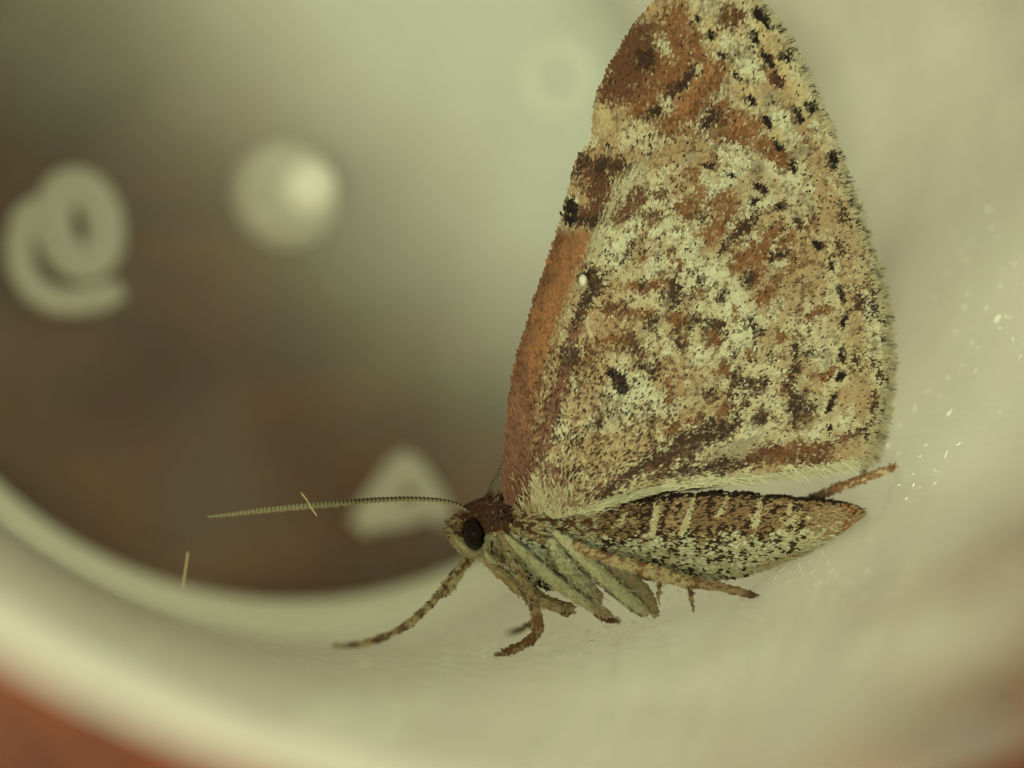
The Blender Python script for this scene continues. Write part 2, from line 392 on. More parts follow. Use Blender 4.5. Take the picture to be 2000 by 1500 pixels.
# hind wing: outer brown band
sp('B', .85, (1238, 400, 34, 20, -50), (1290, 384, 14, 18, -80), (1215, 430, 30, 16, -20), (1270, 430, 26, 12, -10), (1345, 425, 20, 12))
sp('O', .85, (1345, 358, 22, 14), (1362, 392, 30, 16), (1330, 415, 28, 12), (1285, 455, 14, 18), (1400, 442, 34, 20), (1374, 470, 24, 18), (1420, 410, 20, 18), (1448, 452, 26, 16), (1510, 456, 26, 18), (1480, 494, 34, 20), (1440, 516, 30, 16), (1555, 510, 40, 15), (1500, 568, 26, 13), (1486, 582, 20, 13), (1400, 395, 30, 12), (1530, 485, 30, 12), (1470, 540, 24, 12))
sp('T', .8, (1500, 420, 40, 18), (1560, 540, 40, 22), (1580, 460, 50, 18), (1590, 560, 40, 22), (1590, 500, 30, 16), (1330, 375, 22, 14))
sp('D', .9, (1460, 440, 26, 11, -50), (1442, 462, 20, 8), (1416, 486, 24, 7, -65), (1520, 500, 26, 5, 5), (1458, 547, 16, 10), (1504, 505, 12, 6), (1370, 430, 14, 5))
sp('P', .85, (1440, 340, 32, 18), (1400, 362, 40, 13), (1290, 462, 44, 22), (1230, 462, 44, 20), (1200, 500, 36, 26), (1340, 500, 46, 24), (1370, 545, 40, 18), (1500, 400, 22, 10), (1330, 465, 34, 14), (1430, 600, 38, 18), (1450, 640, 34, 26), (1500, 620, 40, 18), (1270, 525, 44, 16), (1290, 350, 30, 10))
sp('D', .85, (1236, 482, 14, 9), (1228, 500, 10, 7), (1345, 542, 26, 4, 35), (1366, 558, 12, 5), (1308, 500, 9, 6), (1215, 520, 6, 4), (1180, 505, 6, 4), (1250, 495, 6, 5), (1285, 510, 7, 4), (1195, 530, 6, 4), (1406, 584, 14, 8), (1345, 585, 10, 6))
sp('O', .8, (1250, 510, 14, 6), (1310, 505, 10, 8), (1360, 582, 14, 9), (1330, 520, 10, 5))
# hind wing: inner wavy lines
sp('O', .9, (1242, 564, 26, 8, -10), (1278, 562, 28, 10, -20), (1225, 620, 50, 5, -4), (1165, 672, 40, 5, -22), (1205, 668, 30, 6, 0), (1300, 560, 12, 12), (1318, 632, 22, 12, 20), (1142, 704, 26, 5, -60), (1190, 610, 16, 8))
sp('D', .92, (1314, 580, 26, 17, -70), (1302, 600, 12, 12), (1356, 632, 20, 9, 0), (1390, 646, 16, 16), (1398, 660, 10, 10), (1268, 634, 15, 12, -60), (1238, 686, 10, 12, 0), (1266, 722, 18, 9, 20), (1272, 736, 12, 8), (1325, 678, 20, 9, 0), (1335, 650, 22, 6, 0), (1462, 632, 10, 10), (1478, 652, 10, 10), (1260, 560, 12, 6))
sp('B', .8, (1182, 602, 24, 8, -10), (1220, 604, 18, 7), (1225, 664, 18, 6), (1394, 672, 14, 12), (1304, 768, 10, 24, 0), (1340, 668, 12, 8), (1200, 690, 40, 4, -5), (1275, 655, 10, 8), (1250, 700, 16, 7))
sp('P', .7, (1190, 812, 44, 36, -60), (1258, 796, 34, 34), (1170, 850, 50, 26, -60), (1230, 750, 16, 14), (1200, 780, 20, 20), (1300, 690, 18, 10), (1360, 700, 26, 16), (1410, 690, 26, 14), (1360, 605, 22, 10))
sp('K', 1.0, (1196, 738, 11, 9, 40), (1204, 748, 14, 11, 50), (1213, 762, 12, 10, 20))
sp('G', .75, (1170, 810, 20, 14), (1190, 790, 12, 18), (1130, 888, 36, 18, -50), (1160, 840, 26, 12), (1110, 930, 30, 16, -50), (1200, 830, 14, 14), (1290, 610, 16, 8))
# hind wing: lower right wavy lines
sp('D', .9, (1420, 730, 20, 10, 35), (1430, 748, 14, 10), (1424, 772, 8, 18, 0), (1382, 776, 16, 13), (1460, 748, 10, 10), (1482, 750, 11, 13), (1470, 770, 12, 8), (1482, 818, 18, 13), (1434, 826, 18, 14), (1388, 834, 26, 20, -30), (1410, 805, 14, 10), (1450, 790, 8, 14, 0), (1500, 700, 10, 8), (1460, 700, 10, 10), (1410, 848, 20, 16), (1428, 700, 10, 6))
sp('O', .85, (1412, 727, 14, 10), (1408, 806, 16, 8), (1458, 694, 10, 8), (1430, 622, 8, 14, 0), (1350, 822, 24, 9, -20), (1312, 838, 22, 8, -40), (1302, 770, 6, 30, 0), (1395, 735, 10, 6), (1390, 660, 12, 8))
sp('O', .9, (1522, 660, 14, 14), (1530, 764, 16, 14), (1606, 740, 20, 10), (1590, 616, 34, 8, -20), (1545, 740, 8, 20, 10), (1590, 735, 10, 8), (1624, 725, 10, 6))
sp('D', .92, (1551, 682, 10, 14, 0), (1555, 712, 8, 18, 0), (1542, 742, 9, 20, 15), (1548, 790, 20, 14, 70), (1560, 780, 14, 12), (1546, 815, 20, 10, 80), (1574, 800, 14, 9), (1535, 755, 10, 10), (1575, 690, 10, 7))
sp('P', .75, (1460, 850, 30, 14, -20), (1500, 790, 14, 18, 0), (1560, 850, 60, 11, -14), (1620, 830, 50, 8, -14), (1500, 868, 50, 9, -14), (1350, 660, 14, 10), (1520, 730, 8, 18), (1600, 700, 26, 24, -60), (1650, 800, 20, 50, 0))
# hind wing: bottom brown shade
sp('D', .93, (1262, 906, 56, 9, -24), (1300, 890, 50, 16, -30), (1332, 872, 34, 22, -30), (1370, 858, 34, 18, -30), (1368, 918, 70, 11, -6), (1430, 905, 64, 15, -6), (1215, 935, 50, 8, -30), (1180, 950, 40, 7, -34), (1330, 905, 30, 10))
sp('B', .88, (1500, 890, 60, 18, -6), (1560, 884, 60, 16, -10), (1600, 878, 50, 12, -10), (1655, 858, 30, 7, -25), (1610, 896, 30, 10, 0), (1570, 905, 40, 6, -6))
sp('O', .6, (1560, 880, 40, 8, -10), (1520, 895, 40, 8), (1640, 890, 30, 14))
sp('T', .7, (1650, 885, 34, 16, -20), (1580, 760, 20, 14), (1640, 780, 24, 22), (1680, 780, 14, 50, 0))
sp('G', .8, (1430, 878, 46, 10, -14), (1390, 890, 30, 8, -20), (1460, 872, 30, 8), (1340, 930, 30, 5, -10))
# hind wing: marginal spots
sp('K', .96, (1380, 332, 13, 6, 15), (1428, 350, 13, 4, 10), (1482, 374, 13, 8, 30), (1468, 400, 9, 6), (1524, 408, 13, 7, 10), (1556, 444, 14, 6, 65), (1594, 482, 13, 8, 30), (1618, 522, 15, 5, 78), (1636, 578, 17, 6, 70), (1644, 630, 17, 6, 95), (1640, 698, 17, 6, 88), (1637, 740, 12, 6, -50), (1618, 792, 17, 6, -62), (1616, 838, 6, 5))
sp('D', .88, (1648, 432, 16, 9, 70), (1640, 490, 18, 9, 65), (1670, 592, 17, 13, 80), (1671, 712, 20, 8, 88), (1692, 496, 14, 6, 80), (1700, 600, 30, 7, 90), (1712, 736, 10, 6), (1706, 720, 20, 5, 60), (1700, 790, 26, 7, 100), (1690, 840, 26, 6, 110), (1640, 412, 16, 6, 60), (1580, 420, 14, 6, 50))
sp('G', .7, (1560, 400, 20, 16, 40), (1600, 540, 10, 12), (1610, 700, 10, 14, 90), (1700, 680, 20, 8, 90), (1572, 560, 10, 7), (1540, 380, 14, 8), (1500, 540, 12, 8), (1605, 655, 30, 4, 10))
sp('D', 1.0, (1156, 552, 22, 18, 60), (1160, 570, 12, 15, 0), (1132, 620, 55, 11, -64), (1108, 704, 32, 19, -70), (1098, 745, 40, 14, -70))
sp('V', .95, (1086, 780, 60, 15, -72), (1068, 850, 60, 13, -76))
sp('D', .8, (1080, 800, 60, 9, -74), (1062, 870, 40, 8, -76))
sp('V', .8, (1075, 800, 60, 14, -74), (1056, 880, 50, 13, -76), (1120, 660, 30, 8, -64))
sp('T', .6, (1110, 900, 60, 40), (1160, 900, 60, 40), (1090, 960, 40, 30))
sp('V', .7, (1150, 968, 40, 9, -32), (1200, 945, 50, 10, -30), (1300, 895, 60, 14, -30), (1080, 930, 26, 18, -60))
sp('D', .75, (1120, 930, 24, 9, -40), (1190, 955, 60, 7, -30), (1300, 888, 60, 12, -28), (1120, 860, 14, 12), (1160, 830, 10, 12))
PA = np.array([p[:5] for p in PAT], float)
PC = np.array([PAL[p[5]] for p in PAT]); PS = np.array([p[6] for p in PAT])
def smooth01(t):
    t = np.clip(t, 0, 1); return t * t * (3 - 2 * t)
def strip_edge(y):        # right edge of the bare costal strip
    return np.interp(y, [330, 400, 500, 560, 620, 700, 800, 880, 960], [1225, 1190, 1158, 1134, 1104, 1083, 1058, 1044, 1034])
def wing_colour(x, y, wob=1.0, rnd=True):
    n = len(x)
    # wander so that nothing has a drawn edge
    xx = x + wob * (14 * (fbm(x, y, 26, 1) - 0.5) + 10 * (fbm(x, y, 9, 2) - 0.5))
    yy = y + wob * (14 * (fbm(x, y, 26, 3) - 0.5) + 10 * (fbm(x, y, 9, 4) - 0.5))
    if rnd:
        xx = xx + rng.normal(0, 4.2, n) ; yy = yy + rng.normal(0, 4.2, n)
    xk = x + 0.35 * (xx - x); yk = y + 0.35 * (yy - y)
    c = np.empty((n, 3)); c[:] = PAL['C']
    m = smooth01((fbm(x, y, 60, 21) - 0.42) * 4)[:, None]
    c = c * (1 - m * 0.8) + PAL['T'] * 0.95 * m * 0.8
    m = smooth01((fbm(x + 300, y, 40, 23) - 0.5) * 4)[:, None]
    c = c * (1 - m * 0.6) + PAL['P'] * m * 0.6
    strip = smooth01((strip_edge(y) - xx) / 8) * smooth01((y - 430) / 40)
    sc = PAL['R'] * (0.92 + 0.25 * (fbm(x * 3.0, y * 0.7, 30, 31)[:, None] - 0.5))
    se = strip_edge(y) - xx           # tan vein along the fold, darker towards the outer edge
    sc = np.where((se < 16)[:, None], PAL['T'] * 0.95, sc)
    oe = smooth01((se - 30) / 40)[:, None] * (0.25 + 0.5 * smooth01((fbm(x * 2, y * .6, 22, 33) - .35) * 3))[:, None]
    sc = sc * (1 - oe) + PAL['B'] * oe
    lo = (smooth01((y - 690) / 130) * smooth01((fbm(x, y, 10, 35) - 0.3) * 3.5) * 0.8)[:, None]
    sc = sc * (1 - lo) + PAL['V'] * lo
    c = c * (1 - strip[:, None]) + sc * strip[:, None]
    white = rng.uniform(-1, 1, n) if rnd else np.zeros(n)
    nb = 0.5 + 1.15 * (fbm(x, y, 8, 41) - 0.5)
    for i in range(len(PA)):
        px, py, a, b, t = PA[i]
        R = max(a, b) * 1.7
        X_, Y_ = (xk, yk) if PAT[i][5] == 'K' else (xx, yy)
        idx = np.nonzero((np.abs(X_ - px) < R) & (np.abs(Y_ - py) < R))[0]
        if not len(idx): continue
        ct, st = math.cos(math.radians(t)), math.sin(math.radians(t))
        u = ((X_[idx] - px) * ct + (Y_[idx] - py) * st) / a; v = (-(X_[idx] - px) * st + (Y_[idx] - py) * ct) / b
        w = PS[i] * smooth01(1.55 - np.sqrt(u * u + v * v) * 0.92)
        k = smooth01((w - np.clip(nb[idx] + white[idx] * (0.42 if PAT[i][5] == 'D' else 0.2), 0.03, 0.97)) * 1.6 + 0.5)[:, None]
        c[idx] = c[idx] * (1 - k) + PC[i] * k
    # dusting of darker scales in small clumps, everywhere but on the smooth strip
    dn = smooth01((fbm(x + 77, y, 7, 51) - 0.5) * 4.5) * smooth01((fbm(x, y + 90, 45, 53) - 0.25) * 3)
    dn = dn * (0.52 + (rng.uniform(0, 0.5, n) if rnd else 0.2)) * (1 - 0.7 * strip)
    c = c * (1 - dn[:, None]) + (PAL['B'] * 0.8 + PAL['D'] * 0.2) * dn[:, None]
    return c

# ------------------------------------------------------------------ wing shapes
FORE = [(988, 985), (985, 945), (985, 900), (987, 850), (993, 790), (1000, 740), (1012, 690), (1030, 630), (1048, 570), (1066, 520), (1080, 480), (1095, 430), (1107, 380), (1120, 330), (1135, 297),
        (1146, 290), (1155, 275), (1157, 240), (1160, 205), (1168, 175), (1185, 140), (1205, 105), (1225, 70), (1250, 35), (1280, 3), (1315, -22), (1360, -40), (1405, -38), (1440, -22), (1468, 2),
        (1500, 42), (1532, 86), (1556, 130), (1576, 175), (1594, 215), (1612, 260), (1628, 300), (1640, 345), (1640, 420), (1600, 480), (1500, 560), (1300, 720), (1120, 960), (1050, 1003)]
FORE_EDGE = (27, 37)
HIND = [(1036, 985), (1044, 880), (1058, 800), (1083, 700), (1104, 620), (1134, 560), (1158, 500), (1190, 405), (1215, 358), (1255, 322), (1325, 305), (1400, 300), (1480, 305), (1560, 322), (1630, 342),
        (1652, 400), (1668, 450), (1684, 495), (1700, 545), (1711, 600), (1713, 655), (1718, 700), (1718, 745), (1709, 790), (1700, 840), (1688, 878), (1660, 902), (1610, 912), (1560, 916), (1500, 922), (1430, 932), (1360, 943), (1300, 950), (1230, 968), (1180, 986), (1130, 1005), (1080, 1014)]
HIND_EDGE = (14, 26)
WB = (1085, 1010)      # where the wings spring from the thorax
def wing_d(x, y, layer):
    """distance offset of the near wings: they lean over the body towards the mid plane"""
    r = np.hypot(x - WB[0], y - WB[1]); a = np.arctan2(WB[1] - y, x - WB[0])
    d = -0.115 + 0.075 * smooth01(r / 900) - 0.035 * np.sin(np.clip(r / 900, 0, 1) * np.pi)
    d = d + 0.006 * np.sin(a * 26) * smooth01(r / 350)
    if layer == 0: d = d + 0.022
    else:
        # the inner margin rolls away from the camera in a soft fold
        d = d + 0.05 * smooth01((y - 905) / 60) * smooth01((x - 1150) / 160)
    return d
def inside(poly, x, y):
    p = np.array(poly); q = np.roll(p, -1, 0); r = np.zeros(len(x), bool)
    for (x0, y0), (x1, y1) in zip(p, q):
        if y0 == y1: continue
        c = ((y0 > y) != (y1 > y)) & (x < (x1 - x0) * (y - y0) / (y1 - y0) + x0)
        r ^= c
    return r
def resample(poly, step, closed=True):
    out = []
    n = len(poly)
    for i in range(n if closed else n - 1):
        a = np.array(poly[i], float); b = np.array(poly[(i + 1) % n], float)
        k = max(1, int(np.hypot(*(b - a)) / step))
        for j in range(k): out.append(tuple(a + (b - a) * j / k))
    if not closed: out.append(tuple(poly[-1]))
    return out
def Wn(x, y, d):             # many points at once
    k = (D + d) / D
    c = np.stack([(x - 1000) * S * k, (750 - y) * S * k, -(D + d)], 1)
    return c @ np.array(ROT).T + np.array(ORG)
def scales_mesh(name, x, y, d, ang, L, Wd, lift, cols, mat, parent, sgn=1.0, kind='stuff', off=1.5):
    """many small rounded scales; ang is the direction of the tip in the picture, lift raises the tip"""
    n = len(x)
    prof = [(0.0, 0.16), (0.45, 0.5), (0.85, 0.42), (1.0, 0.12), (1.0, -0.12), (0.85, -0.42), (0.45, -0.5), (0.0, -0.16)]
    V = np.empty((n, len(prof), 3)); ca, sa = np.cos(ang), np.sin(ang)
    roll = rng.uniform(-0.35, 0.35, n)
    for j, (u, v) in enumerate(prof):
        px = x + ca * u * L - sa * v * Wd; py = y + sa * u * L + ca * v * Wd
        dd = d - sgn * S * (lift * u * L + roll * v * Wd * 0.5 + off)
        V[:, j] = Wn(px, py, dd)
    k = len(prof)
    me = bpy.data.meshes.new(name)
    me.vertices.add(n * k); me.vertices.foreach_set('co', V.reshape(-1).astype(np.float32))
    me.loops.add(n * k); me.loops.foreach_set('vertex_index', np.arange(n * k, dtype=np.int32))
    me.polygons.add(n); me.polygons.foreach_set('loop_start', np.arange(0, n * k, k, dtype=np.int32))
    a = me.color_attributes.new('tint', 'FLOAT_COLOR', 'POINT')
    c = np.ones((n, k, 4), np.float32); c[:, :, :3] = cols[:, None, :]
    a.data.foreach_set('color', c.ravel())
    me.materials.append(mat); me.update(calc_edges=True); me.validate()
    o = bpy.data.objects.new(name, me); COL.objects.link(o)
    if parent: o.parent = parent; o.matrix_parent_inverse = parent.matrix_world.inverted()
    if kind: o['kind'] = kind
    return o
def strands_mesh(name, x, y, d, ang, L, wid, bend, cols, mat, parent, lift=None, kind='stuff', tip=0.25):
    """thin tapering hairs as bent ribbons"""
    n = len(x); K = 4
    V = np.empty((n, K * 2, 3)); lift = np.zeros(n) if lift is None else lift
    tw = rng.uniform(-0.8, 0.8, n)
    for j in range(K):
        t = j / (K - 1); a = ang + bend * t
        px = x + np.cos(ang + bend * t * 0.5) * L * t; py = y + np.sin(ang + bend * t * 0.5) * L * t
        w = wid * (1 - (1 - tip) * t) * 0.5
        for s in (0, 1):
            q = (1 if s else -1) * w
            V[:, j * 2 + s] = Wn(px - np.sin(a) * q, py + np.cos(a) * q, d - S * lift * L * t + S * q * tw)
    F = []
    base = np.arange(n) * K * 2
    quads = np.stack([np.stack([base + 2 * j, base + 2 * j + 1, base + 2 * j + 3, base + 2 * j + 2], 1) for j in range(K - 1)], 1).reshape(-1)
    m = n * (K - 1)
    me = bpy.data.meshes.new(name)
    me.vertices.add(n * K * 2); me.vertices.foreach_set('co', V.reshape(-1).astype(np.float32))
    me.loops.add(m * 4); me.loops.foreach_set('vertex_index', quads.astype(np.int32))
    me.polygons.add(m); me.polygons.foreach_set('loop_start', np.arange(0, m * 4, 4, dtype=np.int32))
    a = me.color_attributes.new('tint', 'FLOAT_COLOR', 'POINT')
    c = np.ones((n, K * 2, 4), np.float32); c[:, :, :3] = cols[:, None, :]
    a.data.foreach_set('color', c.ravel())
    me.materials.append(mat); me.update(calc_edges=True); me.validate()
    o = bpy.data.objects.new(name, me); COL.objects.link(o)
    if parent: o.parent = parent; o.matrix_parent_inverse = parent.matrix_world.inverted()
    if kind: o['kind'] = kind
    return o

moth = empty('moth', W(1080, 1200, 0))
tag(moth, 'mottled brown and cream moth with wings closed upright, standing on the pot wall', 'moth')

def wing(name, poly, edge, layer, side, nscales, shift=(0, 0)):
    """side -1 is the wing pair towards the camera, +1 the far pair"""
    pl = resample(poly, 14)
    P = np.array(pl)
    gx, gy = np.meshgrid(np.arange(P[:, 0].min(), P[:, 0].max(), 10), np.arange(P[:, 1].min(), P[:, 1].max(), 10))
    gx = gx.ravel() + rng.uniform(-3, 3, gx.size); gy = gy.ravel() + rng.uniform(-3, 3, gy.size)
    cx, cy = P.mean(0)
    ok = inside([((x - cx) * 0.985 + cx, (y - cy) * 0.985 + cy) for x, y in pl], gx, gy)
    pts = [Vector(p) for p in pl] + [Vector((a, b)) for a, b in zip(gx[ok], gy[ok])]
    n = len(pl)
    v, e, f, *_ = delaunay_2d_cdt(pts, [(i, (i + 1) % n) for i in range(n)], [list(range(n))], 1, 1e-5)
    vx = np.array([p.x for p in v]); vy = np.array([p.y for p in v])
    def dep(x, y):
        d = wing_d(x, y, layer)
        return d if side < 0 else -d + 0.01
    X = vx + shift[0]; Y = vy + shift[1]
    cols = wing_colour(vx, vy, rnd=False) * 0.8
    verts = Wn(X, Y, dep(vx, vy))
    o = mesh_obj(name, verts, f, M_MEMB, moth, cols, smooth=True)
    # scales
    m = int(nscales * 2.2)
    sx = rng.uniform(P[:, 0].min(), P[:, 0].max(), m); sy = rng.uniform(P[:, 1].min(), P[:, 1].max(), m)
    ok = inside(pl, sx, sy)
    if layer == 0 and side < 0:      # the fore wing under the hind wing needs no scales
        ok &= ~inside([((x - 1380) * 0.94 + 1380, (y - 660) * 0.94 + 660) for x, y in HIND], sx, sy)
    sx, sy = sx[ok][:nscales], sy[ok][:nscales]
    k = len(sx)
    ang = np.arctan2(sy - WB[1] - 60, sx - WB[0] + 60) + rng.normal(0, 0.22, k)
    L = rng.uniform(6.5, 11, k); Wd = rng.uniform(3.2, 5.2, k)
    col = wing_colour(sx, sy) * rng.uniform(0.9, 1.08, k)[:, None]
    spk = (rng.uniform(0, 1, k) < 0.035) & ((sx > strip_edge(sy)) | (sy < 440))
    col[spk] = PAL['D']
    # dark dusting of the basal field
    basal = (np.hypot((sx - 1180) / 150, (sy - 830) / 170) < 1) & (rng.uniform(0, 1, k) < 0.14)
    col[basal] = PAL['D'] * 1.2
    bs = (sx < strip_edge(sy)) & (sy > 690) & (rng.uniform(0, 1, k) < 0.16)
    col[bs] = PAL['B']
    sg = 1.0 if side < 0 else -1.0
    scales_mesh('wing_scales', sx + shift[0], sy + shift[1], dep(sx, sy), ang, L, Wd, rng.uniform(0.03, 0.2, k), np.clip(col, 0, 0.85), M_SCALE, o, sg)
    # fringe along the outer margin
    line = poly[edge[0]:edge[1] + 1]
    ln = np.array(resample(line, 1.1, closed=False))
    tg = np.gradient(ln, axis=0); tg /= np.linalg.norm(tg, axis=1)[:, None]
    nrm = np.stack([-tg[:, 1], tg[:, 0]], 1)
    if (nrm[len(nrm) // 2] @ (ln[len(ln) // 2] - np.array([1300, 600]))) < 0: nrm = -nrm
    rep = 2
    fx = np.repeat(ln[:, 0], rep) + rng.normal(0, 1.5, len(ln) * rep); fy = np.repeat(ln[:, 1], rep) + rng.normal(0, 1.5, len(ln) * rep)
    fa = np.repeat(np.arctan2(nrm[:, 1], nrm[:, 0]), rep) + rng.normal(0.12, 0.22, len(fx))
    s = np.repeat(np.arange(len(ln)) * 1.1, rep)
    dark = ((np.sin(s / 7.2) + 0.6 * np.sin(s / 3.1 + 1)) * 0.5 + rng.normal(0, 0.45, len(fx))) > 0.45
    lower = np.clip((fy - 250) / 500, 0, 1)
    dark &= rng.uniform(0, 1, len(fx)) > lower * 0.55
    fl = rng.uniform(8, 20, len(fx)) * np.where(dark, 0.95, 1.0) * (0.75 + 0.5 * vnoise(s / 9, s * 0, 77))
    fc = np.where(dark[:, None], PAL['D'] * 1.3, PAL['C'] * (0.9 - 0.1 * lower[:, None])) * rng.uniform(0.8, 1.15, len(fx))[:, None]
    strands_mesh('wing_fringe', fx + shift[0], fy + shift[1], dep(fx, fy) - 0.002 * sg, fa, fl, rng.uniform(2.0, 3.6, len(fx)), rng.normal(0, 0.25, len(fx)), np.clip(fc, 0, .85), M_HAIR, o, tip=0.5)
    return o
hw = wing('hind_wing', HIND, HIND_EDGE, 1, -1, 62000)
fw = wing('fore_wing', FORE, FORE_EDGE, 0, -1, 27000)
wing('hind_wing', HIND, HIND_EDGE, 1, 1, 6000, shift=(18, 12))
wing('fore_wing', FORE, FORE_EDGE, 0, 1, 6000, shift=(4, 2))

def rand_on(line, n, jit=2.0):
    ln = np.array(resample(line, 2.0, closed=False)); i = rng.integers(0, len(ln), n)
    return ln[i, 0] + rng.normal(0, jit, n), ln[i, 1] + rng.normal(0, jit, n)
def mixcol(names, wts, n, var=0.15):
    k = rng.choice(len(names), n, p=np.array(wts) / sum(wts))
    return np.clip(np.array([PAL[q] for q in names])[k] * rng.uniform(1 - var, 1 + var, n)[:, None], 0, 0.85)
# pale hair-scales: inner margin of the hind wing
n = 900
x, y = rand_on([(1120, 1003), (1200, 978), (1290, 954), (1400, 942), (1500, 928), (1600, 914), (1670, 900)], n, 4)
strands_mesh('margin_hair', x, y, wing_d(x, y, 1) - 0.006, np.radians(rng.normal(-14, 7, n)) + np.clip((x - 1380) / 160, 0, 1) * 0.85, rng.uniform(12, 32, n), rng.uniform(1.3, 2.4, n), rng.normal(0.0, 0.15, n),
             mixcol('PCSG', (6, 4, 3, 1), n), M_HAIR, hw)
# long hairs along the frenulum edge
n = 110
x, y = rand_on([(1150, 520), (1165, 470), (1190, 410), (1220, 360), (1245, 335)], n, 8)
strands_mesh('edge_hair', x, y, wing_d(x, y, 1) - 0.012, np.radians(rng.normal(-64, 12, n)), rng.uniform(20, 60, n), rng.uniform(0.8, 1.5, n), rng.normal(0, 0.1, n), mixcol('CPTD', (4, 4, 3, 1), n), M_HAIR, hw)
# cream tufts where the wings spring from the thorax
n = 380
x = rng.normal(1078, 46, n); y = rng.normal(985, 28, n)
keep = (x > 1002) & (x < 1180) & (y < 1012); x, y = x[keep], y[keep]; n = len(x)
scales_mesh('wing_base_hair', x, y, wing_d(x, y, 1) - rng.uniform(0.001, 0.004, n), np.arctan2(y - 1110, x - 1080) + rng.normal(0, 0.3, n), rng.uniform(9, 24, n), rng.uniform(1.6, 3.2, n), rng.uniform(-.03, 0.0, n), mixcol('CTSVG', (3, 5, 3, 2, 2), n, 0.12), M_HAIR, hw)
spk = mesh_obj('pale_speck', *(lambda b: ([tuple(v.co) for v in b.verts], [[v.index for v in f.verts] for f in b.faces]))((lambda b: (bmesh.ops.create_icosphere(b, subdivisions=2, radius=0.014), b.verts.ensure_lookup_table(), [setattr(v, 'co', Vector((v.co.x * 0.8 * random.uniform(.8, 1.2), v.co.y * 1.2 * random.uniform(.8, 1.2), v.co.z)) + W(1138, 547, -0.17)) for v in b.verts], b.verts.index_update(), b)[-1])(bmesh.new())), M_HAIR, None, None, True)
a = spk.data.color_attributes.new('tint', 'FLOAT_COLOR', 'POINT')
a.data.foreach_set('color', np.tile([0.6, 0.58, 0.48, 1], (len(spk.data.vertices), 1)).astype(np.float32).ravel())
tag(spk, 'tiny round white grain stuck on the brown front edge of the moth wing', 'dust grain')

# ------------------------------------------------------------------ body: one continuous loft
SP = np.array([  # x, y, half height
    (876, 1035, 5), (882, 1035, 16), (890, 1036, 27), (902, 1037, 37), (918, 1036, 47), (936, 1034, 52), (955, 1030, 54), (972, 1028, 56), (990, 1031, 62), (1012, 1040, 74), (1040, 1052, 84), (1075, 1062, 88),
    (1110, 1062, 82), (1145, 1058, 72), (1175, 1054, 68), (1205, 1052, 71), (1250, 1051, 77), (1310, 1050, 83), (1370, 1048, 86), (1430, 1046, 84), (1490, 1041, 74), (1540, 1033, 62), (1590, 1025, 50), (1630, 1020, 40), (1660, 1014, 28), (1680, 1010, 16), (1690, 1008, 4)], float)
tt = np.concatenate([[0], np.cumsum(np.hypot(np.diff(SP[:, 0]), np.diff(SP[:, 1])))])
NR, NS = 150, 40
ts = np.linspace(0, tt[-1], NR)
def spl(k, t):                 # smooth interpolation (Catmull-Rom)
    i = np.clip(np.searchsorted(tt, t, side='right') - 1, 0, len(tt) - 2); i0 = np.clip(i - 1, 0, None); i3 = np.clip(i + 2, None, len(tt) - 1)
    h = tt[i + 1] - tt[i]; u = (t - tt[i]) / h
    m1 = (SP[i + 1, k] - SP[i0, k]) / np.maximum(tt[i + 1] - tt[i0], 1e-6) * h; m2 = (SP[i3, k] - SP[i, k]) / np.maximum(tt[i3] - tt[i], 1e-6) * h
    return (2 * u**3 - 3 * u**2 + 1) * SP[i, k] + (u**3 - 2 * u**2 + u) * m1 + (-2 * u**3 + 3 * u**2) * SP[i + 1, k] + (u**3 - u**2) * m2
SEGX = [1215, 1290, 1352, 1420, 1485, 1548]
def body_pt(t, a):
    """t along, a around: a=0 faces the camera, a=90 degrees is the back"""
    x = spl(0, t); y = spl(1, t); r = np.maximum(spl(2, t), 1)
    for sx in SEGX: r = r * (1 - 0.035 * np.exp(-((x - sx) / 9) ** 2))
    ab = smooth01((x - 1180) / 80)
    w = r * (0.86 - 0.06 * ab)
    return x - 0.25 * ab * np.sin(a) * -r * 0.4, y - r * np.sin(a), -w * np.cos(a) * S
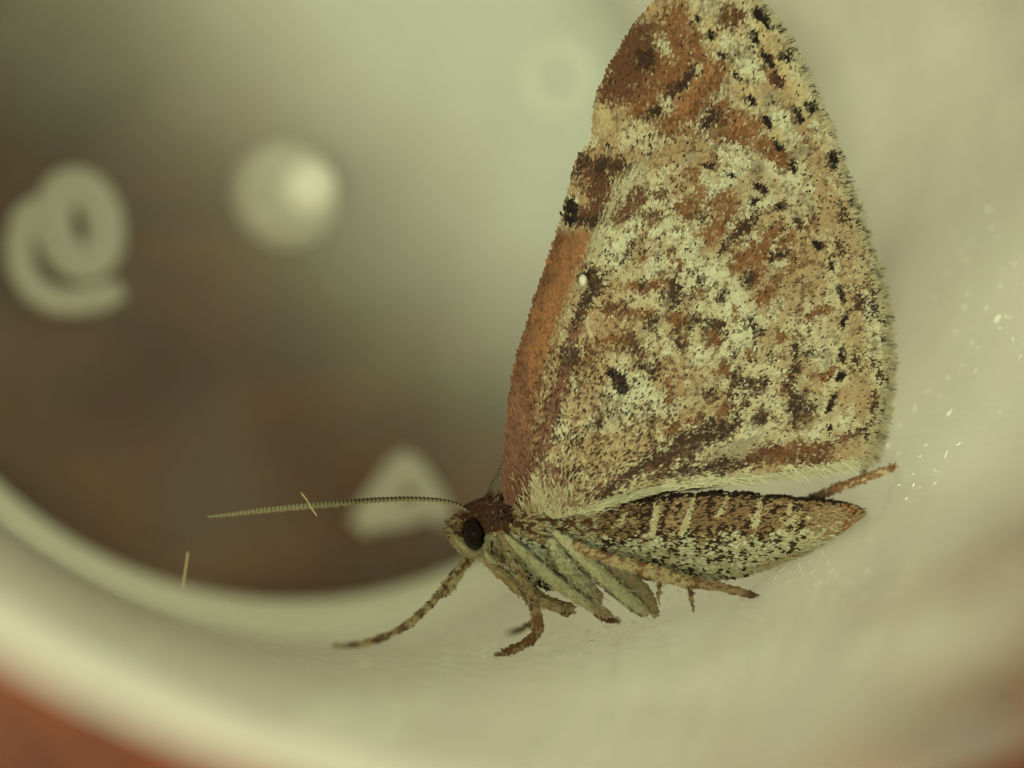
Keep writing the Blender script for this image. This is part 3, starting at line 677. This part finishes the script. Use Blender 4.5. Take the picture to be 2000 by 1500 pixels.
def body_colour(x, y, t, a, rnd=True):
    n = len(x); s = np.sin(a)
    c = np.empty((n, 3)); c[:] = PAL['P']
    u = rng.uniform(0, 1, n) if rnd else np.full(n, 0.5)
    nz = fbm(x, y, 11, 61); nz2 = fbm(x, y, 30, 63)
    ab = x > 1165
    up = s + (nz - 0.5) * 0.7 + (nz2 - .5) * 0.5
    fine = fbm(x, y, 7.5, 67) + 0.4 * (u - 0.5)
    q = ab; c[q] = PAL['C']
    q = ab & (up > 0.02); c[q] = PAL['T']
    q = ab & (up > 0.1) & (nz2 > 0.48); c[q] = PAL['O'] * 0.35 + PAL['T'] * 0.5
    q = ab & (up > 0.02) & (fine > 0.57); c[q] = PAL['D'] * 1.2
    q = ab & (s > 0.90 + 0.1 * (nz - 0.5)); c[q] = PAL['D'] * 0.8
    q = ab & (up <= 0.02) & (fine > 0.62); c[q] = PAL['D'] * 1.2
    q = ab & (up <= 0.02) & (fine < 0.36); c[q] = PAL['P']
    q = ab & (np.abs(up - 0.02) < 0.22) & (fine > 0.5) & (u > 0.35); c[q] = PAL['D'] * 1.2
    q = (x > 1580) & (u > 0.25) & (s < 0.75); c[q] = PAL['T']
    q = (x > 1640) & (u > 0.5); c[q] = PAL['O'] * 1.3
    q = (x > 1520) & (x < 1600) & (s < 0.4) & (nz < 0.5); c[q] = PAL['C']
    th = (x > 965) & (x <= 1165)
    q = th & (s > -0.05); c[q] = PAL['T'] * 0.85
    q = th & (s > 0.0) & (u > 0.45); c[q] = PAL['C'] * 0.9
    q = th & (s > 0.1) & (nz > 0.55); c[q] = PAL['B']
    q = th & (s <= -0.05) & (nz + 0.3 * (u - .5) > 0.62); c[q] = PAL['D'] * 1.2
    hd = x <= 992
    q = hd & (s > -0.2); c[q] = PAL['B'] * 0.9
    q = hd & (s > 0.2) & (nz > 0.5); c[q] = alb((74, 46, 28))
    q = hd & (x < 905) & (s > -0.35); c[q] = PAL['V']
    q = hd & (x < 905) & (nz > 0.55) & (s > -.4); c[q] = PAL['T']
    q = (x > 968) & (x < 996) & (s > 0.2); c[q] = PAL['D'] * 0.6
    q = hd & (s <= -0.2) & (x > 905); c[q] = PAL['C']
    return c
T, A = np.meshgrid(ts, np.linspace(0, 2 * np.pi, NS, endpoint=False), indexing='ij')
T = T.ravel(); A = A.ravel()
bx, by, bd = body_pt(T, A)
bv = Wn(bx, by, bd)
bf = [(i * NS + k, i * NS + (k + 1) % NS, (i + 1) * NS + (k + 1) % NS, (i + 1) * NS + k) for i in range(NR - 1) for k in range(NS)]
bf += [tuple(range(NS))[::-1], tuple((NR - 1) * NS + k for k in range(NS))]
body = mesh_obj('body', bv, bf, M_BODY, moth, body_colour(bx, by, T, A, False) * 0.75, smooth=True)
n = 26000
t = rng.uniform(6, tt[-1] - 6, n); a = rng.uniform(0, 2 * np.pi, n)
keep = rng.uniform(0, 1, n) < np.clip(spl(2, t) / 86, 0.15, 1); t, a = t[keep], a[keep]; n = len(t)
x, y, d = body_pt(t, a)
x2, y2, d2 = body_pt(np.clip(t + 8, 0, tt[-1]), a)
ang = np.arctan2(y2 - y, x2 - x) + rng.normal(0, 0.3, n)
q = x < 960; ang[q] = np.arctan2(y[q] - 1040, x[q] - 960) + rng.normal(0, 0.5, q.sum())
nearside = np.where(np.cos(a) > 0, 1.0, -1.0)
colr = np.clip(body_colour(x, y, t, a) * rng.uniform(0.75, 1.2, n)[:, None], 0, .85)
ln = rng.uniform(6.5, 11.5, n) * np.where(x < 990, 0.85, 1)
# tips lie along the curve of the body rather than flat
for sg in (1, -1):
    q = nearside == sg
    slope = (d2 - d)[q] / (8 * S)
    scales_mesh('body_scales', x[q], y[q], d[q] - sg * 0.002, ang[q], ln[q], rng.uniform(2.6, 4.3, q.sum()), rng.uniform(0.0, 0.3, q.sum()) - sg * slope * 0.9, colr[q], M_SCALE, body, sg)
# pale fringes at the segment edges
for sx, y0, y1, lean in [(1225, 1000, 1032, -24), (1288, 968, 1042, -14), (1358, 964, 1040, -26), (1424, 962, 1006, -20), (1488, 962, 1024, -14), (1546, 972, 1000, -6)]:
    n = int((y1 - y0) * 4)
    yy = rng.uniform(y0, y1, n); f = (yy - y0) / (y1 - y0)
    xx = sx + lean * f + rng.normal(0, 1.3, n)
    cy = np.interp(xx, SP[:, 0], SP[:, 1]); r = np.interp(xx, SP[:, 0], SP[:, 2])
    s = np.clip((cy - yy) / r, -0.99, 0.99)
    dd = -r * 0.8 * np.sqrt(1 - s * s) * S - 0.006
    scales_mesh('segment_fringe', xx, yy, dd, np.radians(rng.normal(100, 30, n)), rng.uniform(6, 11, n), rng.uniform(2.5, 4, n), rng.uniform(-0.1, 0.2, n), mixcol('YCP', (3, 4, 2), n), M_SCALE, body)
# fluff: thorax side, head crest, belly
def fluff(name, x, y, ang, L, wd, cols, par, dep=None):
    cy = np.interp(x, SP[:, 0], SP[:, 1]); r = np.interp(x, SP[:, 0], SP[:, 2])
    s = np.clip((cy - y) / r, -1, 1)
    dd = -r * 0.84 * np.sqrt(np.clip(1 - s * s, 0, 1)) * S - 0.004 if dep is None else dep
    strands_mesh(name, x, y, dd, ang, L, wd, rng.normal(0, 0.25, len(x)), cols, M_HAIR, par, lift=rng.uniform(0, 0.35, len(x)))
n = 380
x = rng.uniform(985, 1160, n); y = rng.uniform(1015, 1135, n)
fluff('thorax_hair', x, y, np.radians(rng.normal(35, 28, n)), rng.uniform(8, 22, n), rng.uniform(2.5, 5, n), mixcol('PCSGD', (6, 4, 3, 2, 1), n), body)
n = 420
x = rng.uniform(940, 996, n); y = rng.uniform(968, 1040, n)
fluff('crest_hair', x, y, np.radians(rng.normal(-45, 35, n)), rng.uniform(7, 15, n), rng.uniform(2.5, 4.5, n), np.clip(np.array([alb((76, 46, 29)), PAL['D'], PAL['B'], PAL['T']])[rng.choice(4, n, p=[.5, .25, .2, .05])], 0, 1), body)
n = 150
x = rng.uniform(950, 1010, n); y = rng.uniform(1045, 1095, n)
fluff('throat_hair', x, y, np.radians(rng.normal(70, 30, n)), rng.uniform(14, 30, n), rng.uniform(2, 4.5, n), mixcol('CYTD', (5, 3, 2, 1), n), body)
n = 260
t_ = rng.uniform(0, 1, n); x = 1440 + t_ * 250; y = np.interp(x, SP[:, 0], SP[:, 1] + SP[:, 2]) - rng.uniform(0, 12, n)
fluff('belly_hair', x, y, np.radians(rng.normal(-8, 16, n)), rng.uniform(10, 26, n), rng.uniform(1.5, 3, n), mixcol('PCYT', (3, 4, 3, 3), n), body)
n = 70
x = rng.uniform(1668, 1688, n); y = rng.uniform(1004, 1017, n)
fluff('tail_hair', x, y, np.radians(rng.normal(0, 18, n)), rng.uniform(8, 22, n), rng.uniform(1.5, 3, n), mixcol('TYO', (4, 3, 1), n), body)

# ------------------------------------------------------------------ eyes
def eye_mat():
    m, nt, out = nodes('eye')
    p = N(nt, 'ShaderNodeBsdfPrincipled'); tc = N(nt, 'ShaderNodeTexCoord'); vo = N(nt, 'ShaderNodeTexVoronoi'); vo.inputs['Scale'].default_value = 170
    nt.links.new(tc.outputs['Object'], vo.inputs['Vector'])
    b = N(nt, 'ShaderNodeBump'); b.inputs['Strength'].default_value = 0.02; b.inputs['Distance'].default_value = 0.003; b.invert = True
    nt.links.new(vo.outputs['Distance'], b.inputs['Height']); nt.links.new(b.outputs[0], p.inputs['Normal'])
    p.inputs['Base Color'].default_value = (0.007, 0.003, 0.002, 1); p.inputs['Roughness'].default_value = 0.04; p.inputs['Specular IOR Level'].default_value = 0.12
    nt.links.new(p.outputs[0], out.inputs[0]); return m
M_EYE = eye_mat()
def ball(name, px, py, d, rx, ry, rd, mat, parent, tilt=0.0):
    vs, fs = [], []; A_, B_ = 32, 20
    for i in range(B_ + 1):
        th = math.pi * i / B_
        for k in range(A_):
            ph = 2 * math.pi * k / A_
            u = rx * math.sin(th) * math.cos(ph); v = ry * math.cos(th)
            ct, st = math.cos(tilt), math.sin(tilt)
            vs.append(W(px + u * ct - v * st, py + u * st + v * ct, d + rd * S * math.sin(th) * math.sin(ph)))
    for i in range(B_):
        for k in range(A_):
            fs.append((i * A_ + k, i * A_ + (k + 1) % A_, (i + 1) * A_ + (k + 1) % A_, (i + 1) * A_ + k))
    return mesh_obj(name, vs, fs, mat, parent, smooth=True)
ball('eye', 926, 1043, -0.056, 23, 32, 24, M_EYE, moth, -0.12)
ball('eye', 925, 1043, 0.048, 22, 32, 24, M_EYE, moth, -0.12)
# pale scales rimming the eye
n = 110
a = rng.uniform(0, 2 * np.pi, n)
strands_mesh('eye_rim', 926 + 26 * np.cos(a), 1043 + 36 * np.sin(a), np.full(n, -0.055), a + rng.normal(0.5, 0.4, n), rng.uniform(5, 10, n), rng.uniform(2.5, 4, n), rng.normal(0, .2, n),
             np.where((np.sin(a) < 0.1)[:, None], mixcol('BTV', (3, 2, 2), n), mixcol('CY', (1, 1), n)), M_HAIR, body)

# ------------------------------------------------------------------ limbs
def tube(name, pts, parent, colf, mat=M_LEG, seg=12, step=4.0, scale_n=0, flat=0.9, scol=None):
    """pts: (x, y, d, radius px). Smooth tapered limb; optional covering of small scales in the same mesh"""
    P = np.array(pts, float); L = np.concatenate([[0], np.cumsum(np.hypot(np.diff(P[:, 0]), np.diff(P[:, 1])) + 1e-6)])
    m = max(6, int(L[-1] / step)); t = np.linspace(0, L[-1], m)
    def cr(k, t):
        i = np.clip(np.searchsorted(L, t, side='right') - 1, 0, len(L) - 2); i0 = np.clip(i - 1, 0, None); i3 = np.clip(i + 2, None, len(L) - 1)
        h = L[i + 1] - L[i]; u = (t - L[i]) / h
        a = (P[i + 1, k] - P[i0, k]) / (L[i + 1] - L[i0]) * h; b = (P[i3, k] - P[i, k]) / (L[i3] - L[i]) * h
        return (2*u**3-3*u**2+1)*P[i, k] + (u**3-2*u**2+u)*a + (-2*u**3+3*u**2)*P[i+1, k] + (u**3-u**2)*b
    X, Y, Dd, R = (cr(k, t) for k in range(4)); R = np.maximum(R, 0.6)
    R = R * (1 + 0.06 * np.sin(t * 0.9) * rng.uniform(0.3, 1, m)); R[0] *= 0.6; R[-1] *= 0.55
    dx, dy = np.gradient(X), np.gradient(Y); ln = np.hypot(dx, dy) + 1e-9; nx, ny = -dy / ln, dx / ln
    vs, cs = [], []
    ph = np.arange(seg) / seg * 2 * np.pi
    for i in range(m):
        px = X[i] + nx[i] * R[i] * np.cos(ph); py = Y[i] + ny[i] * R[i] * np.cos(ph); dd = Dd[i] - R[i] * flat * np.sin(ph) * S
        vs.append(Wn(px, py, dd)); cs.append(colf(np.full(seg, t[i] / L[-1]), np.cos(ph), px, py))
    V = np.concatenate(vs); Cc = np.concatenate(cs)
    F = [(i * seg + k, i * seg + (k + 1) % seg, (i + 1) * seg + (k + 1) % seg, (i + 1) * seg + k) for i in range(m - 1) for k in range(seg)]
    F += [tuple(range(seg))[::-1], tuple((m - 1) * seg + k for k in range(seg))]
    o = mesh_obj(name, V, F, mat, parent, np.clip(Cc, 0, .85), smooth=True)
    if scale_n:
        ti = rng.uniform(0, L[-1], scale_n); p = rng.uniform(-0.15 * np.pi, 1.15 * np.pi, scale_n)
        x = np.interp(ti, t, X); y = np.interp(ti, t, Y); d = np.interp(ti, t, Dd); r = np.interp(ti, t, R); ax_ = np.interp(ti, t, nx); ay_ = np.interp(ti, t, ny)
        an = np.arctan2(np.interp(ti, t, dy), np.interp(ti, t, dx))
        px = x + ax_ * r * np.cos(p); py = y + ay_ * r * np.cos(p); dd = d - r * flat * np.sin(p) * S
        c = colf(ti / L[-1], np.cos(p), px, py) * rng.uniform(0.85, 1.12, scale_n)[:, None]
        s = scales_mesh('tmp', px, py, dd, an + rng.normal(0, 0.3, scale_n), rng.uniform(5, 9, scale_n), rng.uniform(2.2, 4, scale_n), rng.uniform(0, 0.06, scale_n), np.clip(c, 0, .85), M_SCALE, None, 1, None, 0.3)
        me = s.data; COL.objects.unlink(s); bpy.data.objects.remove(s)
        bm = bmesh.new(); bm.from_mesh(o.data); nf = len(bm.faces); bm.from_mesh(me)
        bm.to_mesh(o.data); bm.free(); bpy.data.meshes.remove(me)
    return o
def speckled(base, dark, amt=0.3, bands=None, tipc=None, side=None, seed=0):
    b, k = PAL[base], PAL[dark]
    def f(t, c, x, y):
        n = len(t); col = np.empty((n, 3)); col[:] = b
        nz = fbm(x, y, 6, 71 + seed)
        q = nz > 0.72 - amt * 0.6; col[q] = k
        if bands is not None:
            w = (np.sin(t * bands * 2 * np.pi) > 0.45); col[w] = col[w] * 0.3 + k * 0.7
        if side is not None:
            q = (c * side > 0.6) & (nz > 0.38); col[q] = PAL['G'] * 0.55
        if tipc is not None:
            w = smooth01((t - 0.75) * 5)[:, None]; col = col * (1 - w) + PAL[tipc] * w
        return col
    return f
H = wall_hit
def foot(px, py, up=4):
    h = H(px, py); return 0.0 if h is None else float(np.clip(h, -0.6, 0.9))
# far fore leg, reaching forward
f1 = foot(655, 1264)
g = tube('leg', [(950, 1068, .05, 8), (925, 1086, .05, 8), (905, 1106, .05, 9), (888, 1128, .05, 11), (872, 1148, .05, 12), (862, 1158, .05, 8)], moth, speckled('Y', 'B', .22, seed=1), scale_n=240)
tube('tarsus', [(866, 1152, .05, 7.5), (848, 1172, .05, 6.5), (820, 1200, .06, 7), (797, 1219, .07, 8), (770, 1235, .05 + .2 * f1, 6), (742, 1247, .05 + .4 * f1, 6.5), (715, 1256, .6 * f1, 5.5), (685, 1260, .8 * f1, 5), (655, 1263, f1, 3)], g, speckled('Y', 'B', .25, bands=5, seed=2), scale_n=220)
tube('claw', [(664, 1262, f1 * .95, 2.2), (652, 1261, f1, 1.6), (645, 1265, f1, .8)], g, speckled('O', 'D'))
# near fore leg, standing
f2 = foot(970, 1282)
g = tube('leg', [(975, 1035, -.07, 7), (988, 1062, -.10, 10), (1000, 1095, -.13, 11), (1014, 1125, -.14, 12), (1030, 1155, -.14, 12), (1042, 1176, -.14, 10)], moth, speckled('T', 'B', .2, side=1, seed=3), scale_n=340)
tube('tarsus', [(1040, 1170, -.14, 9.5), (1047, 1198, -.14, 9), (1052, 1225, -.15, 9), (1044, 1243, -.15 + .2 * (f2 + .15), 8.5), (1022, 1259, -.15 + .45 * (f2 + .15), 8), (998, 1270, -.15 + .8 * (f2 + .15), 7), (971, 1279, f2, 4)], g, speckled('T', 'O', .45, bands=4, seed=4), scale_n=260)
tube('claw', [(980, 1277, f2, 2.5), (968, 1279, f2, 1.8), (964, 1284, f2, .8)], g, speckled('O', 'D'))
# far middle leg folded under the throat
f3 = foot(990, 1238)
g = tube('leg', [(932, 1080, -.03, 4), (950, 1095, -.03, 8), (980, 1120, -.03, 11), (1015, 1147, -.03, 13), (1050, 1168, -.03, 13), (1090, 1186, -.02, 10), (1122, 1190, -.02, 8)], moth, speckled('Y', 'T', .3, seed=5), scale_n=300)
tube('tibia', [(1122, 1188, -.01, 8), (1090, 1180, .0, 9), (1060, 1168, .02, 8), (1020, 1130, .03, 6)], g, speckled('O', 'B', .2, seed=6), scale_n=120)
tube('tarsus', [(1052, 1195, .02, 5), (1042, 1212, .03, 5), (1025, 1226, .5 * f3, 5), (1008, 1233, .8 * f3, 4.5), (992, 1237, f3, 3.5)], g, speckled('T', 'D', .2, bands=3, seed=7), scale_n=90)
# near middle leg
f4 = foot(1208, 1214)
g = tube('leg', [(985, 1045, -.09, 5), (1010, 1068, -.12, 10), (1045, 1100, -.13, 12.5), (1090, 1138, -.13, 13), (1135, 1170, -.12, 11), (1172, 1194, -.11, 9), (1190, 1203, -.10, 6)], moth, speckled('C', 'S', .35, side=-1, seed=8, tipc='T'), scale_n=380)
tube('tibia', [(1190, 1204, -.09, 7), (1165, 1190, -.07, 9), (1130, 1160, -.06, 10), (1080, 1110, -.06, 8)], g, speckled('T', 'B', .3, seed=9), scale_n=160)
tube('tarsus', [(1160, 1196, -.10, 6), (1175, 1206, -.09, 5), (1192, 1211, -.5 * .1 + .5 * f4, 4.5), (1208, 1213, f4, 3)], g, speckled('O', 'B', .3, bands=2, seed=10), scale_n=50)
tube('coxa', [(1075, 1050, -.13, 10), (1090, 1085, -.13, 17), (1120, 1125, -.12, 18), (1150, 1152, -.11, 14), (1175, 1172, -.10, 8)], g, speckled('S', 'G', .3, side=1, seed=11, tipc='T'), scale_n=300)
tube('coxa', [(1110, 1190, -.03, 6), (1104, 1200, -.02, 5), (1098, 1199, -.01, 3.5)], g, speckled('T', 'B', .3, seed=12), scale_n=20)
# near hind leg: broad pale femur, tan spurred tibia
f5 = foot(1478, 1166); 
g = tube('leg', [(1268, 1200, -.08, 5), (1250, 1190, -.10, 11), (1212, 1160, -.12, 14), (1165, 1118, -.13, 15), (1125, 1080, -.14, 13), (1098, 1055, -.14, 10), (1085, 1043, -.14, 5)], moth, speckled('S', 'C', .5, seed=13, side=-1), scale_n=520)
tube('trochanter', [(1170, 1095, -.10, 8), (1210, 1120, -.09, 14), (1245, 1150, -.08, 18), (1268, 1180, -.07, 14), (1280, 1200, -.06, 6)], g, speckled('T', 'G', .35, seed=14), scale_n=260)
tube('tibia', [(1118, 1060, -.15, 5), (1140, 1073, -.16, 8), (1180, 1088, -.165, 10), (1230, 1104, -.165, 12), (1280, 1119, -.16, 13), (1320, 1131, -.15, 12), (1350, 1138, -.15, 10)], g, speckled('Y', 'O', .3, seed=15), scale_n=420)
tube('tarsus', [(1345, 1137, -.15, 9), (1380, 1142, -.14, 8.5), (1410, 1147, -.13, 8), (1425, 1151, -.12, 7), (1450, 1157, .5 * (f5 - .12), 6.5), (1476, 1164, f5, 4)], g, speckled('T', 'O', .35, tipc='B', seed=16), scale_n=220)
tube('spur', [(1286, 1118, -.16, 4.5), (1288, 1140, -.15, 4), (1287, 1158, -.14, 3), (1286, 1176, -.13, 1.2)], g, speckled('T', 'B', .3, seed=17), scale_n=40)
tube('spur', [(1344, 1136, -.16, 5), (1348, 1155, -.15, 4.5), (1350, 1170, -.14, 3.5), (1354, 1190, -.13, 1.2)], g, speckled('T', 'B', .3, seed=18), scale_n=40)
# far hind leg, stretched behind the abdomen
f6 = foot(1756, 910)
g = tube('leg', [(1180, 1080, .10, 10), (1300, 1060, .13, 12), (1420, 1035, .14, 11), (1500, 1005, .14, 9)], moth, speckled('T', 'O', .3, seed=19), scale_n=60)
tube('tarsus', [(1480, 1012, .14, 8), (1560, 985, .14, 8), (1600, 969, .12, 8.5), (1640, 951, .09, 8), (1680, 937, .06, 7.5), (1715, 924, .5 * (.06 + f6), 7), (1738, 915, .8 * f6, 6.5), (1752, 911, f6, 4)], g, speckled('Y', 'O', .42, bands=4, seed=20), scale_n=300)

# loose hairs along the thighs and between the leg bases
for pts, n in [([(1000, 1060), (1090, 1140), (1180, 1200)], 130), ([(1085, 1050), (1165, 1120), (1260, 1195)], 160), ([(1130, 1068), (1230, 1104), (1340, 1136)], 120), ([(990, 1065), (1014, 1125), (1042, 1180)], 70), ([(1060, 1080), (1120, 1130), (1170, 1170)], 90)]:
    x, y = rand_on(pts, n, 9)
    strands_mesh('leg_hair', x, y, np.full(n, -0.142) + rng.uniform(-.02, .02, n), np.radians(rng.normal(48, 22, n)), rng.uniform(8, 20, n), rng.uniform(1.0, 2.2, n), rng.normal(0, .25, n), mixcol('PCTG', (5, 4, 2, 2), n), M_HAIR, body)
# mouth-parts
def palpcol(t, c, x, y):
    col = np.empty((len(t), 3)); col[:] = PAL['C']; q = c < 0; col[q] = PAL['T']; return col
tube('palp', [(935, 1082, -.04, 6), (915, 1077, -.045, 8), (897, 1062, -.045, 8), (884, 1048, -.04, 6), (876, 1036, -.035, 3)], moth, palpcol, scale_n=140)
tube('palp', [(935, 1082, .03, 6), (915, 1079, .035, 8), (897, 1064, .035, 8), (884, 1050, .03, 6), (876, 1038, .025, 3)], moth, palpcol, scale_n=80)
tube('palp', [(948, 1074, -.055, 6), (955, 1088, -.06, 7), (975, 1100, -.06, 5)], moth, palpcol, scale_n=50)
# frontal tuft
n = 170
x = rng.uniform(876, 908, n); y = 1008 + (908 - x) * 0.35 + rng.uniform(0, 34, n)
strands_mesh('frontal_tuft', x, y, -0.045 + rng.uniform(-.01, .06, n), np.radians(rng.normal(190, 40, n)), rng.uniform(6, 14, n), rng.uniform(2.5, 4.5, n), rng.normal(0, .3, n), mixcol('VTBCD', (4, 3, 3, 2, 1), n), M_HAIR, body)

# ------------------------------------------------------------------ antennae
def antenna(pts, nseg, r0, r1, dark_to):
    P = np.array(pts, float); L = np.concatenate([[0], np.cumsum(np.hypot(np.diff(P[:, 0]), np.diff(P[:, 1])))])
    m = nseg * 6; t = np.linspace(0, L[-1], m)
    from_ = lambda k: np.interp(t, L, P[:, k])
    sm = lambda v: np.convolve(np.pad(v, 8, mode='reflect', reflect_type='odd'), np.ones(17) / 17, 'valid')
    X, Y, Dd = sm(from_(0)), sm(from_(1)), sm(from_(2)); u = t / L[-1]
    ph = (u * nseg) % 1.0
    R = np.interp(u, [0, .05, .4, .8, 1], [r0 * .9, r0, r1, r1 * .95, r1 * .35]) * (0.80 + 0.36 * smooth01(1 - np.abs(ph - 0.55) * 2.2))
    dx, dy = np.gradient(X), np.gradient(Y); ln = np.hypot(dx, dy); nx, ny = -dy / ln, dx / ln
    seg = 10; a = np.arange(seg) / seg * 2 * np.pi; V, Cc = [], []
    for i in range(m):
        px = X[i] + nx[i] * R[i] * np.cos(a); py = Y[i] + ny[i] * R[i] * np.cos(a)
        V.append(Wn(px, py, Dd[i] - R[i] * np.sin(a) * S))
        w = smooth01((u[i] - dark_to) / 0.25)
        lo = PAL['D'] * 1.1 if ph[i] < .62 else PAL['T'] * .7
        hi = PAL['C'] * .8 if ph[i] > .35 else PAL['G'] * .7
        c = lo * (1 - w) + hi * w
        cc = np.tile(c, (seg, 1)); below = np.cos(a) * (1 if ny[i] > 0 else -1) > 0.3
        cc[below] = cc[below] * .5 + PAL['C'] * .5 * .8
        Cc.append(cc)
    F = [(i * seg + k, i * seg + (k + 1) % seg, (i + 1) * seg + (k + 1) % seg, (i + 1) * seg + k) for i in range(m - 1) for k in range(seg)]
    F += [tuple(range(seg))[::-1], tuple((m - 1) * seg + k for k in range(seg))]
    o = mesh_obj('antenna', np.concatenate(V), F, M_LEG, moth, np.clip(np.concatenate(Cc), 0, .85), smooth=True)
    # short bristles under each joint
    n = nseg * 4; k = rng.integers(0, m, n)
    sd = np.where(ny[k] > 0, 1, -1)
    strands_mesh('antenna_bristles', X[k] + nx[k] * R[k] * .7 * sd, Y[k] + ny[k] * R[k] * .7 * sd, Dd[k], np.arctan2(ny[k] * sd, nx[k] * sd) + rng.normal(0, .4, n), rng.uniform(3, 6, n), rng.uniform(.8, 1.4, n), np.zeros(n), mixcol('CT', (2, 1), n), M_HAIR, o)
    return o
antenna([(920, 1003, -.04), (905, 991, -.05), (890, 984, -.05), (868, 978, -.05), (835, 975, -.05), (790, 974, -.05), (740, 976, -.05), (690, 980, -.05), (640, 985, -.05), (580, 990, -.05), (520, 996, -.04), (460, 1003, -.03), (405, 1009, -.02)], 66, 3.8, 5.4, .42)
antenna([(945, 990, .04), (950, 972, .05), (962, 948, .06), (975, 922, .07), (990, 895, .08), (1010, 850, .09), (1035, 790, .10), (1060, 730, .11)], 40, 4.4, 4.6, .98)

# ------------------------------------------------------------------ fibres, dust
def fibre(name, pts, r, col, label):
    o = tube(name, [(x, y, d, r) for x, y, d in pts], None, lambda t, c, x, y: np.tile(alb(col), (len(t), 1)), seg=6, step=3)
    return tag(o, label, 'fibre')
fibre('loose_fibre', [(588, 962, -.07), (600, 978, -.07), (607, 990, -.07), (619, 1008, -.065)], 1.5, (190, 165, 110), 'short pale hair lying across the long moth antenna')
h0 = wall_hit(358, 1145) or 0.6
fb = fibre('loose_fibre', [(367, 1078, .15), (365, 1095, .15), (361, 1120, .15), (358, 1148, .15)], 1.9, (190, 168, 110), 'straight pale bristle standing at the edge of the pot base, at the left')
# dust and scratches on the inner wall
M_DUST = tint_mat('dust', 0.5, 0.4)
xs, ys, an, ll, ww = [], [], [], [], []
def dust(cx, cy, sx, sy, n, l0, l1, ang, aj, w0=1.2, w1=3):
    xs.extend(rng.normal(cx, sx, n)); ys.extend(rng.normal(cy, sy, n)); an.extend(np.radians(rng.normal(ang, aj, n))); ll.extend(rng.uniform(l0, l1, n)); ww.extend(rng.uniform(w0, w1, n))
dust(1950, 560, 35, 110, 26, 5, 18, -50, 25); dust(1870, 600, 40, 90, 18, 4, 14, -50, 25, 1, 2.2); dust(1820, 820, 50, 60, 14, 4, 20, -50, 20, 1, 2.5)
dust(1780, 930, 40, 40, 10, 4, 14, -50, 30); dust(980, 1262, 90, 12, 60, 6, 26, -8, 12, 1, 2.6); dust(1180, 1225, 90, 14, 26, 5, 20, -10, 20, 1, 2.4); dust(820, 1262, 60, 16, 18, 4, 14, -5, 20, .8, 1.8)
dust(1420, 1180, 80, 30, 34, 5, 18, -50, 20, .8, 2); dust(1560, 1110, 60, 30, 30, 6, 22, -48, 16, .7, 1.6); dust(1080, 1240, 120, 14, 40, 5, 20, -10, 14, .8, 2)
xs.append(1942); ys.append(630); an.append(math.radians(-50)); ll.append(20); ww.append(10)
xs.append(1735); ys.append(873); an.append(math.radians(-120)); ll.append(12); ww.append(8)
keep = []
for i, (px, py) in enumerate(zip(xs, ys)):
    h = wall_hit(px, py)
    if h is not None and -1.2 < h < 1.6: keep.append((i, h))
ii = np.array([k for k, _ in keep]); hd = np.array([h for _, h in keep])
X = np.array(xs)[ii]; Y = np.array(ys)[ii]
d_o = scales_mesh('dust', X, Y, hd - 0.012, np.array(an)[ii], np.array(ll)[ii], np.array(ww)[ii], np.zeros(len(ii)), np.tile([.8, .8, .7], (len(ii), 1)) * rng.uniform(.7, 1, len(ii))[:, None], M_DUST, None)
tag(d_o, 'pale dust specks and scratches on the inner wall of the pot', 'dust')
